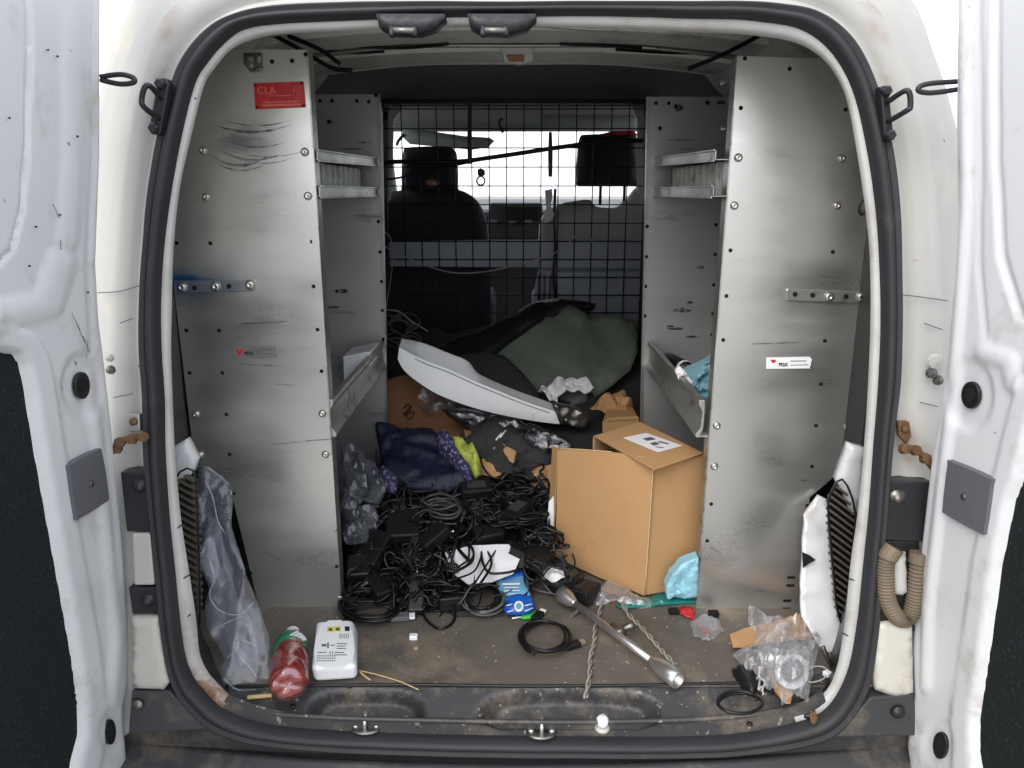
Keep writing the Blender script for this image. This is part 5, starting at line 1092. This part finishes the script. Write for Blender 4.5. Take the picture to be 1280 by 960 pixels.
lathe('neck_label', [(.0300, .130 * k_), (.0322, .132 * k_), (.0318, .158 * k_), (.0300, .160 * k_)], M['grn2'], b0, ax, bt, seg=28)
for k in range(4):
    h = (.134 + k * .006) * k_; e1_ = (V((0, 0, 1)) - ax * ax.z).normalized(); e2_ = V((1, 0, 0)); pts = [b0 + ax * (h + .003 * (j % 2)) + (e1_ * math.cos(a) + e2_ * math.sin(a)) * .0332 for j, a in enumerate([.0 + k * .1 + j * .13 for j in range(8)])]
    pts = [p for p in pts]
    tube('label_lettering', pts, .0010, M['paper'], bt, seg=5, sm=2)
lathe('bottle_cap', [(0, 0), (.0135, 0), (.014, .002), (.014, .013), (.012, .016), (0, .016)], M['whitepl'], b0 + ax * .198 * k_, ax, bt, seg=22)
# ------------------------------------------------------------------ wheel wrench
ww = thing('wheel_wrench', 'steel cross wheel wrench lying diagonally on the floor', 'wrench', PZ(0)(775, 795))
a = PZ(.026)(706, 745); b = PZ(.020)(842, 846); ax = (b - a).normalized(); Lw = (b - a).length
lathe('shaft', [(0, 0), (.0078, 0), (.0078, Lw), (0, Lw)], M['chrome'], a, ax, ww, seg=16)
lathe('socket', [(.006, .045), (.009, .036), (.016, .018), (.0185, .004), (.0185, -.012), (.015, -.014), (.0115, -.013), (.0115, .004), (0, .005)], M['chrome'], a, ax, ww, seg=20)
lathe('socket', [(.008, -.062), (.011, -.05), (.0165, -.036), (.0175, -.01), (.0175, .012), (.0155, .0135), (.012, .0125), (.012, -.008), (0, -.010)], M['chrome'], b, ax, ww, seg=20)
c = PZ(.022)(772, 789); pr = V((ax.y, -ax.x, 0)).normalized() * -1
lathe('hub', [(0, -.016), (.0125, -.016), (.0135, -.008), (.0135, .010), (.0115, .016), (0, .016)], M['steel'], c, ax, ww, seg=16)
e1 = PZ(.03)(784, 784)
lathe('cross_arm', [(0, 0), (.0070, 0), (.0075, (e1 - c).length), (.009, (e1 - c).length + .004), (.009, (e1 - c).length + .016), (0, (e1 - c).length + .016)], M['steel'], c, (e1 - c), ww, seg=14)
o = mk('loose_bolt', *tube_geo([PZ(.006)(714, 771), PZ(.007)(722, 763)], .004, 10), M['chrome'], smooth=False); tag(o, 'small silver bolt on the floor left of the wrench shaft', 'bolt')
# twisted rope ties
def twist(lab, pts, r=.003):
    t = thing('twisted_tie', lab, 'tie', PZ(0)(*pts[len(pts) // 2])); P = cr([PZ(.006)(*p) for p in pts], 14)
    for ph in (0, math.pi):
        Q = []
        for i, p in enumerate(P):
            d = (P[min(i + 1, len(P) - 1)] - P[max(0, i - 1)]).normalized(); s = V((-d.y, d.x, 0)); a_ = i * .42 + ph
            Q.append(p + s * math.cos(a_) * r + V((0, 0, 1)) * math.sin(a_) * r)
        vs, fs = tube_geo(Q, r * .78, 6); mk('strand', vs, fs, M['twist'], t, smooth=True)
twist('pale twisted plastic tie running straight toward the sill left of the wrench shaft', [(753, 748), (750, 764), (744, 785), (743, 803), (738, 822), (737, 845), (732, 872)])
twist('pale twisted plastic tie curving to the right behind the wrench shaft', [(775, 748), (786, 768), (800, 782), (816, 800), (830, 816), (845, 832)])
# ------------------------------------------------------------------ blue packet, green pick
bpk = thing('blue_packet', 'blue plastic packet with a round white emblem lying in front of the cables', 'packet', PZ(0)(643, 740))
q = SL(.22, .006, .42, .05)
patch('packet_body', [(618, 722), (626, 716), (645, 713), (658, 714), (662, 735), (664, 748), (634, 752), (622, 735)], q, M['bluelt'], bpk, step=4, bulge=(5, .01), back=(0, .006, -.006))
patch('packet_top', [(618, 722), (632, 715), (657, 713), (658, 719), (640, 722), (624, 727)], off(q, .011), M['bluepl'], bpk, step=4, back=(0, .002, -.002))
patch('packet_base', [(630, 750), (640, 745), (660, 744), (668, 752), (667, 763), (655, 768), (636, 768), (630, 762)], off(q, .006), M['bluepl'], bpk, step=4, bulge=(5, .012), back=(0, .004, -.004), rnd=2)
cc = [(648.5 + 6 * math.cos(a_), 757.5 + 6.5 * math.sin(a_)) for a_ in [k * math.pi / 6 for k in range(12)]]
prism('packet_emblem', cc, off(q, .021), .002, M['paper'], bpk, bevel=0); prism('emblem_centre', [((a_ - 648.5) * .6 + 648.5, (b_ - 757.5) * .6 + 757.5) for a_, b_ in cc], off(q, .0222), .001, M['bluelt'], bpk, bevel=0)
for (v, a_, b_, h) in ((729, 628, 650, 2.2), (734, 630, 648, 1), (738, 630, 650, 1), (742, 634, 652, 1)): prism('packet_print', [(a_, v), (b_, v - .5), (b_, v - .5 + h), (a_, v + h)], off(q, .0145), .0006, M['paper'], bpk, bevel=0)
for (a_, b_) in (((633, 757), (641, 755)), ((656, 757), (665, 755)), ((634, 765), (642, 763)), ((656, 764), (666, 760))):
    A_, B_ = off(q, .0195)(*a_), off(q, .0195)(*b_); tube('packet_stripe', [A_, B_], .0012, M['paper'], bpk, seg=4, sm=1)
gp = thing('green_pick', 'small bright green plastic pick with a white tip on the floor', 'pick', PZ(0)(662, 768))
patch('handle', [(648, 770), (664, 765), (676, 761), (681, 765), (679, 770), (666, 772), (654, 773)], PZ(.006), M['green'], gp, step=3, bulge=(3, .004), back=(0, 0, -.004))
tube('tip', [PZ(.006)(640, 773), PZ(.006)(652, 771)], .002, M['paper'], gp, seg=6, sm=1)
# ------------------------------------------------------------------ things by the right foot of the box
P1('light_blue_cloth', 'light blue plastic cloth tucked between the large box and the right shelf foot', 'cloth', [(833, 735), (840, 718), (852, 706), (866, 699), (873, 697), (872, 746), (852, 749), (834, 748)], M['aqua'], PY(.292), step=3.5, bulge=(4, .003), nz=(.012, 24), smooth=False, back=(0, .03, 0))
P1('teal_folder', 'dark teal folder edge under the light blue cloth', 'folder', [(808, 748), (830, 738), (872, 744), (872, 752), (812, 756), (780, 760), (770, 757)], M['teal'], PZ(.006), step=6, back=(0, 0, -.004))
P1('film_wad', 'wisp of clear plastic film at the foot of the large box', 'plastic film', [(738, 745), (748, 735), (760, 728), (775, 732), (800, 745), (830, 755), (800, 757), (770, 752), (745, 756)], M['film'], SL(.26, .004, .42, .03), step=3.5, nz=(.018, 30), bulge=(5, .012))
P1('film_wad', 'thin clear plastic scraps spread over the floor by the right shelf foot', 'plastic film', [(862, 775), (880, 768), (900, 776), (905, 790), (890, 800), (868, 796)], M['film'], PZ(.008), step=3.5, nz=(.014, 34), bulge=(4, .006), seed=4)
rtg = thing('red_tag', 'red plastic tag on a thin strip lying before the right shelf foot', 'tag', PZ(0)(870, 775))
patch('tag_head', [(849, 760), (856, 757), (865, 758), (869, 764), (866, 772), (858, 771), (851, 767)], PZ(.006), M['redpl'], rtg, step=3, nz=(.005, 30), back=(0, 0, -.003))
tube('tag_strip', [PZ(.006)(*p) for p in [(860, 768), (872, 778), (880, 786), (886, 794)]], .0026, M['redpl'], rtg, seg=5)
for i, (u, v) in enumerate(((842, 764), (892, 767))): o = box('rubber_foot', PZ(.006)(u, v), (.022, .016, .012), M['hole'], None, bevel=.002); tag(o, ['small black rubber block left of the red tag', 'small black rubber block at the near foot of the right shelf panel'][i], 'rubber block')
# ------------------------------------------------------------------ clear bag on the right
P1('kraft_card', 'folded tan card lying behind the clear bag at the right', 'card', [(912, 795), (930, 786), (948, 782), (985, 772), (1008, 764), (1022, 768), (1028, 786), (1008, 796), (960, 800), (934, 806), (916, 806)], M['card'], PZ(.018), step=8, nz=(.008, 14), back=(0, 0, -.006), smooth=False)
P1('kraft_card', 'narrow tan card strip showing inside the lower end of the clear bag', 'card', [(962, 838), (970, 838), (984, 852), (991, 868), (988, 878), (982, 878), (968, 862)], M['card'], PZ(.012), step=6, back=(0, 0, -.003), smooth=False)
rg_ = thing('white_ring', 'white plastic ring with grey cable wound inside it, under clear film', 'ring', PZ(0)(990, 838))
cpx, cpy = 990, 839
tube('ring_band', [PZ(.022)(cpx + 18 * math.cos(a_), cpy + 18.5 * math.sin(a_)) for a_ in [k * math.pi / 6 for k in range(12)]], .006, M['whitepl'], rg_, closed=True, sm=4)
for k in range(4): tube('wound_cable', [PZ(.012 + k * .003)(cpx + (8 + k * 2) * math.cos(a_), cpy + (8 + k * 2) * math.sin(a_)) for a_ in [j * math.pi / 6 for j in range(12)]], .0028, M['cablegrey'] if k % 2 else M['cable'], rg_, closed=True, sm=3)
for k in range(3): tube('wound_cable', [PZ(.02)(cpx + (24 + k * 2.5) * math.cos(a_), cpy - 6 + (24 + k * 2) * math.sin(a_)) for a_ in [3.4 + j * .35 for j in range(8)]], .0022, M['cablegrey'], rg_, sm=3)
P1('clear_bag', 'clear plastic bag holding a ring and cables at the right end of the floor', 'plastic bag', [(931, 757), (945, 762), (962, 768), (985, 775), (1008, 782), (1026, 798), (1022, 820), (1014, 850), (1010, 878), (1000, 882), (994, 868), (978, 876), (962, 858), (945, 842), (930, 832), (912, 818), (922, 810), (940, 806), (946, 796), (938, 778)], M['film'], PZ(.030), step=4.5, nz=(.035, 18), bulge=(8, .015), smooth=False)
P1('clear_bag', 'crumpled inner fold of clear film lying on top of the white ring', 'plastic bag', [(948, 800), (975, 790), (1010, 806), (1018, 830), (1006, 852), (985, 862), (965, 846), (950, 825)], M['film'], PZ(.045), step=4, nz=(.03, 26), bulge=(6, .01), smooth=False, seed=9)
o = P1('black_pouch', 'black folded pouch beside the clear bag', 'pouch', [(915, 836), (930, 832), (944, 842), (948, 858), (940, 866), (928, 856)], M['black'], PZ(.01), step=4, bulge=(5, .012), nz=(.006, 30), back=(0, 0, -.008))
for i, pts in enumerate([[(944, 850), (950, 846), (948, 862), (952, 858), (954, 868)], [(950, 848), (956, 852), (952, 864)]]):
    lead(['frayed white cord end by the black pouch', 'short white cord stub by the black pouch'][i], pts, .002, 'string', z=.012)
lead('thin white wire looping out to the right corner of the doorway', [(1012, 834), (1026, 833), (1034, 838), (1030, 848), (1015, 853), (1008, 850)], .0014, 'string', z=.012)
lead('grey rod leaning by the right door flange', [(1028, 808), (1034, 822), (1040, 832)], .005, 'steel', zf=[.05, .03, .01])
o = box('white_clip', PZ(.012)(1034, 842), (.014, .012, .01), M['whitepl'], None, rot=Matrix.Rotation(.5, 3, 'Z')); tag(o, 'small white clip on the sill at the right corner', 'clip')
P1('black_debris', 'frayed black rag at the lower right corner of the sill', 'rag', [(998, 876), (1006, 870), (1016, 874), (1022, 886), (1016, 898), (1006, 894), (1000, 886)], M['black'], off(SP, .008), step=3, nz=(.02, 40), back=(0, 0, -.006))
P1('rusty_scrap', 'small rusty orange scrap in the lower right corner of the sill', 'scrap', [(1012, 893), (1020, 890), (1024, 900), (1018, 908), (1013, 902)], M['rustm'], off(RING, .006), step=2.5, nz=(.008, 60), back=(0, .004, 0))
kb = thing('white_stopper', 'round white knob on a yellowed flange sitting in the right sill scoop', 'knob', SP(753, 898))
lathe('knob_flange', [(0, 0), (.014, 0), (.013, .004), (.009, .006), (0, .006)], M['string'], SP(753, 901) + V((0, 0, -.016)), (0, -.1, 1), kb, seg=18)
lathe('knob_head', [(0, .004), (.009, .006), (.0115, .012), (.011, .019), (.007, .024), (0, .025)], M['whitepl'], SP(753, 901) + V((0, 0, -.014)), (0, -.1, 1), kb, seg=18)
# ------------------------------------------------------------------ left corner
P1('clear_sleeve', 'long clear plastic sleeve hanging down beside the left shelf foot', 'plastic sleeve', [(244, 580), (262, 584), (284, 604), (290, 625), (296, 680), (312, 730), (326, 770), (334, 800), (340, 850), (338, 868), (318, 874), (300, 880), (284, 888), (272, 862), (276, 840), (282, 824), (264, 802), (254, 786), (252, 760), (258, 735), (250, 700), (246, 640)], M['filmblue'], SL(.03, .0, .30, .62), step=4, nz=(.035, 8, (1.7, 1, .6)), bulge=(5, .008))
slv = [o for o in bpy.context.scene.objects if o.name.startswith('clear_sleeve')][0]
for pts in [[(256, 600), (266, 622), (272, 650), (282, 668)], [(262, 700), (268, 722), (262, 745), (276, 764), (300, 768), (318, 752)], [(262, 790), (284, 778), (304, 770)], [(284, 822), (296, 812), (300, 800), (318, 806)], [(300, 822), (312, 834), (322, 848)], [(278, 846), (296, 862), (320, 862)]]:
    tube('crease_glint', [off(SL(.03, .0, .30, .62), .028)(*q_) for q_ in pts], [.0006 + .0009 * abs(math.sin(i_ * .9)) for i_ in range(200)], M['film'], slv, seg=5, sm=5)  # thin pale tubes painting bright highlights along the folds of the film
P1('clear_sleeve', 'inner fold of clear plastic film lying within the long sleeve', 'plastic sleeve', [(256, 640), (272, 650), (286, 700), (300, 750), (318, 790), (324, 840), (300, 850), (290, 820), (268, 780), (262, 730)], M['filmblue'], SL(.06, .0, .33, .62), step=4, nz=(.03, 12, (1.5, 1, .7)), bulge=(5, .01), seed=8)
o = mk('pencil_stub', *tube_geo([SP(310, 875) + V((0, 0, .005)), SP(340, 872) + V((0, 0, .005))], .004, 6), M['wood'], smooth=False); tag(o, 'flat tan pencil stub lying on the sill in front of the bottle', 'pencil')
o = box('blue_token', PZ(.01)(266, 856), (.016, .014, .012), M['bluepl'], None, rot=Matrix.Rotation(.4, 3, 'Z'), bevel=.003); tag(o, 'small blue plastic piece in the lower left corner of the doorway', 'plastic piece')
lead('thin straw-coloured stem on the floor right of the router', [(448, 838), (470, 843), (500, 852), (523, 862)], .0012, 'wood', z=.004)
lead('forked wooden splinter at the right corner of the router', [(450, 840), (457, 846), (463, 850)], .0018, 'wood', z=.005)
P1('vest_edge', 'yellow-green vest edge showing in the dark gap left of the left shelf panel', 'vest', [(218, 478), (226, 474), (232, 484), (234, 500), (239, 516), (234, 518), (226, 502), (219, 492)], M['hivis'], PY(.30), step=3, nz=(.01, 20), back=(0, .02, 0))
# ------------------------------------------------------------------ on the trays
wb = thing('white_box', 'plain white box standing on the deep left tray', 'box', (-.45, .78, .402))
q = PY(.74); a, b, c_, d_ = q(429, 447), q(462, 441), q(462, 490), q(430, 495)
hexa('box_body', [d_, c_, c_ + V((0, .12, 0)), d_ + V((0, .12, 0))], [a, b, b + V((0, .12, 0)), a + V((0.0, .12, 0))], M['whitetrim'], wb, bevel=.002)
prism('box_lid', [(428, 446), (463, 439), (463, 442), (429, 449)], PY(.736), .13, M['whitepl'], wb, bevel=.001)
P1('blue_bag', 'bright light-blue plastic bag bunched on the right tray', 'plastic bag', [(852, 486), (860, 470), (872, 462), (884, 452), (896, 448), (898, 530), (880, 515), (864, 500)], M['aqua'], PY(.62), step=3, nz=(.05, 24), bulge=(5, .01), smooth=False, back=(0, .05, 0))
cn = thing('spray_can', 'dark spray can with a white ring lying behind the blue bag on the right tray', 'can', PY(.55)(858, 466))
c = PY(.70)(858, 463)
lathe('can_body', [(0, 0), (.021, 0), (.023, .004), (.023, .10), (.02, .115), (0, .115)], M['black'], c, (-.3, 1, .05), cn, seg=22)
lathe('can_ring', [(.0235, .006), (.0242, .006), (.0242, .016), (.0235, .016)], M['paper'], c, (-.3, 1, .05), cn, seg=22)
lathe('can_top', [(0, -.004), (.012, -.004), (.016, 0), (.02, .0), (0, .001)], M['steel'], c, (-.3, 1, .05), cn, seg=22)
P1('paper_scrap', 'torn white and brown paper scrap at the edge of the right tray', 'paper', [(843, 462), (850, 458), (858, 466), (866, 478), (858, 482), (848, 474)], M['paper'], PY(.50), step=3, nz=(.02, 30), back=(0, .004, 0), smooth=False)
o = tube('cord_end', [PY(.12)(*p) for p in [(1080, 248), (1075, 256), (1074, 264), (1078, 268), (1082, 262)]], .0028, M['cable']); tag(o, 'small black cord loop at the right doorway edge above the strap', 'cord')
# tangle of thin wires behind the moulding
rg = random.Random(5)
va, fa_ = [], []
for k in range(14):
    u, v = rg.uniform(484, 520), rg.uniform(400, 432); c = SL(1.2, .28, 1.7, .55)(u, v); a0 = rg.uniform(0, 6); R0 = rg.uniform(.02, .06)
    P = cr([c + V((R0 * math.cos(a0 + j * .6), R0 * .5 * math.sin(a0 + j * .6), R0 * .6 * math.sin(a0 * 2 + j * .6))) for j in range(8)], 3)
    x, y = tube_geo(P, .0022, 5, len(va)); va += x; fa_ += y
o = mk('wire_tangle', va, fa_, M['cablegrey'], smooth=True); o['kind'] = 'stuff'; o['label'] = 'tangle of thin grey wires behind the left end of the white moulding'; o['category'] = 'wires'
# crumbs and grit on the floor
va, fa_ = [], []
for k in range(230):
    u = rg.uniform(345, 1010); v = rg.uniform(765, 858) if rg.random() < .8 else rg.uniform(860, 900)
    if rg.random() < .35: u = rg.uniform(740, 960)
    p = (PZ(.0015) if v < 858 else off(SP, .001))(u, v); s = rg.choice([.0006, .0009, .0014]) * rg.uniform(.7, 1.3)
    x, y = box_geo(p, s * 2, s * rg.uniform(1, 3), s, Matrix.Rotation(rg.uniform(0, 3), 3, 'Z'), len(va)); va += x; fa_ += y
o = mk('floor_grit', va, fa_, M['twist']); o['kind'] = 'stuff'; o['label'] = 'pale crumbs and grit scattered on the van floor'; o['category'] = 'grit'

# ------------------------------------------------------------------ groups of repeats
GR = {'power_adapter': 'power adapters lying in the cable heap', 'cable_coil': 'coiled cables on the van floor', 'cable': 'single loose leads', 'shelving_unit': 'shelving units along both sides', 'front_seat': 'front seats', 'twisted_tie': 'twisted plastic ties',
      'cardboard_scrap': 'torn cardboard pieces in the heap', 'plastic_bag': 'grey plastic bags by the left shelf', 'floral_cloth': 'floral cloth pieces', 'clear_bag': 'clear plastic bag folds at the right', 'clear_sleeve': 'clear plastic sleeve folds at the left', 'film_wad': 'wisps of clear film',
      'thin_wire': 'thin pale wires on the partition', 'hanging_strap': 'straps hanging on the mesh', 'rubber_foot': 'rubber blocks by the right shelf foot', 'kraft_card': 'tan card pieces at the right'}
for o in SC.objects:
    if o.parent is None and 'category' in o and o.name.split('.')[0] in GR: o['group'] = GR[o.name.split('.')[0]]
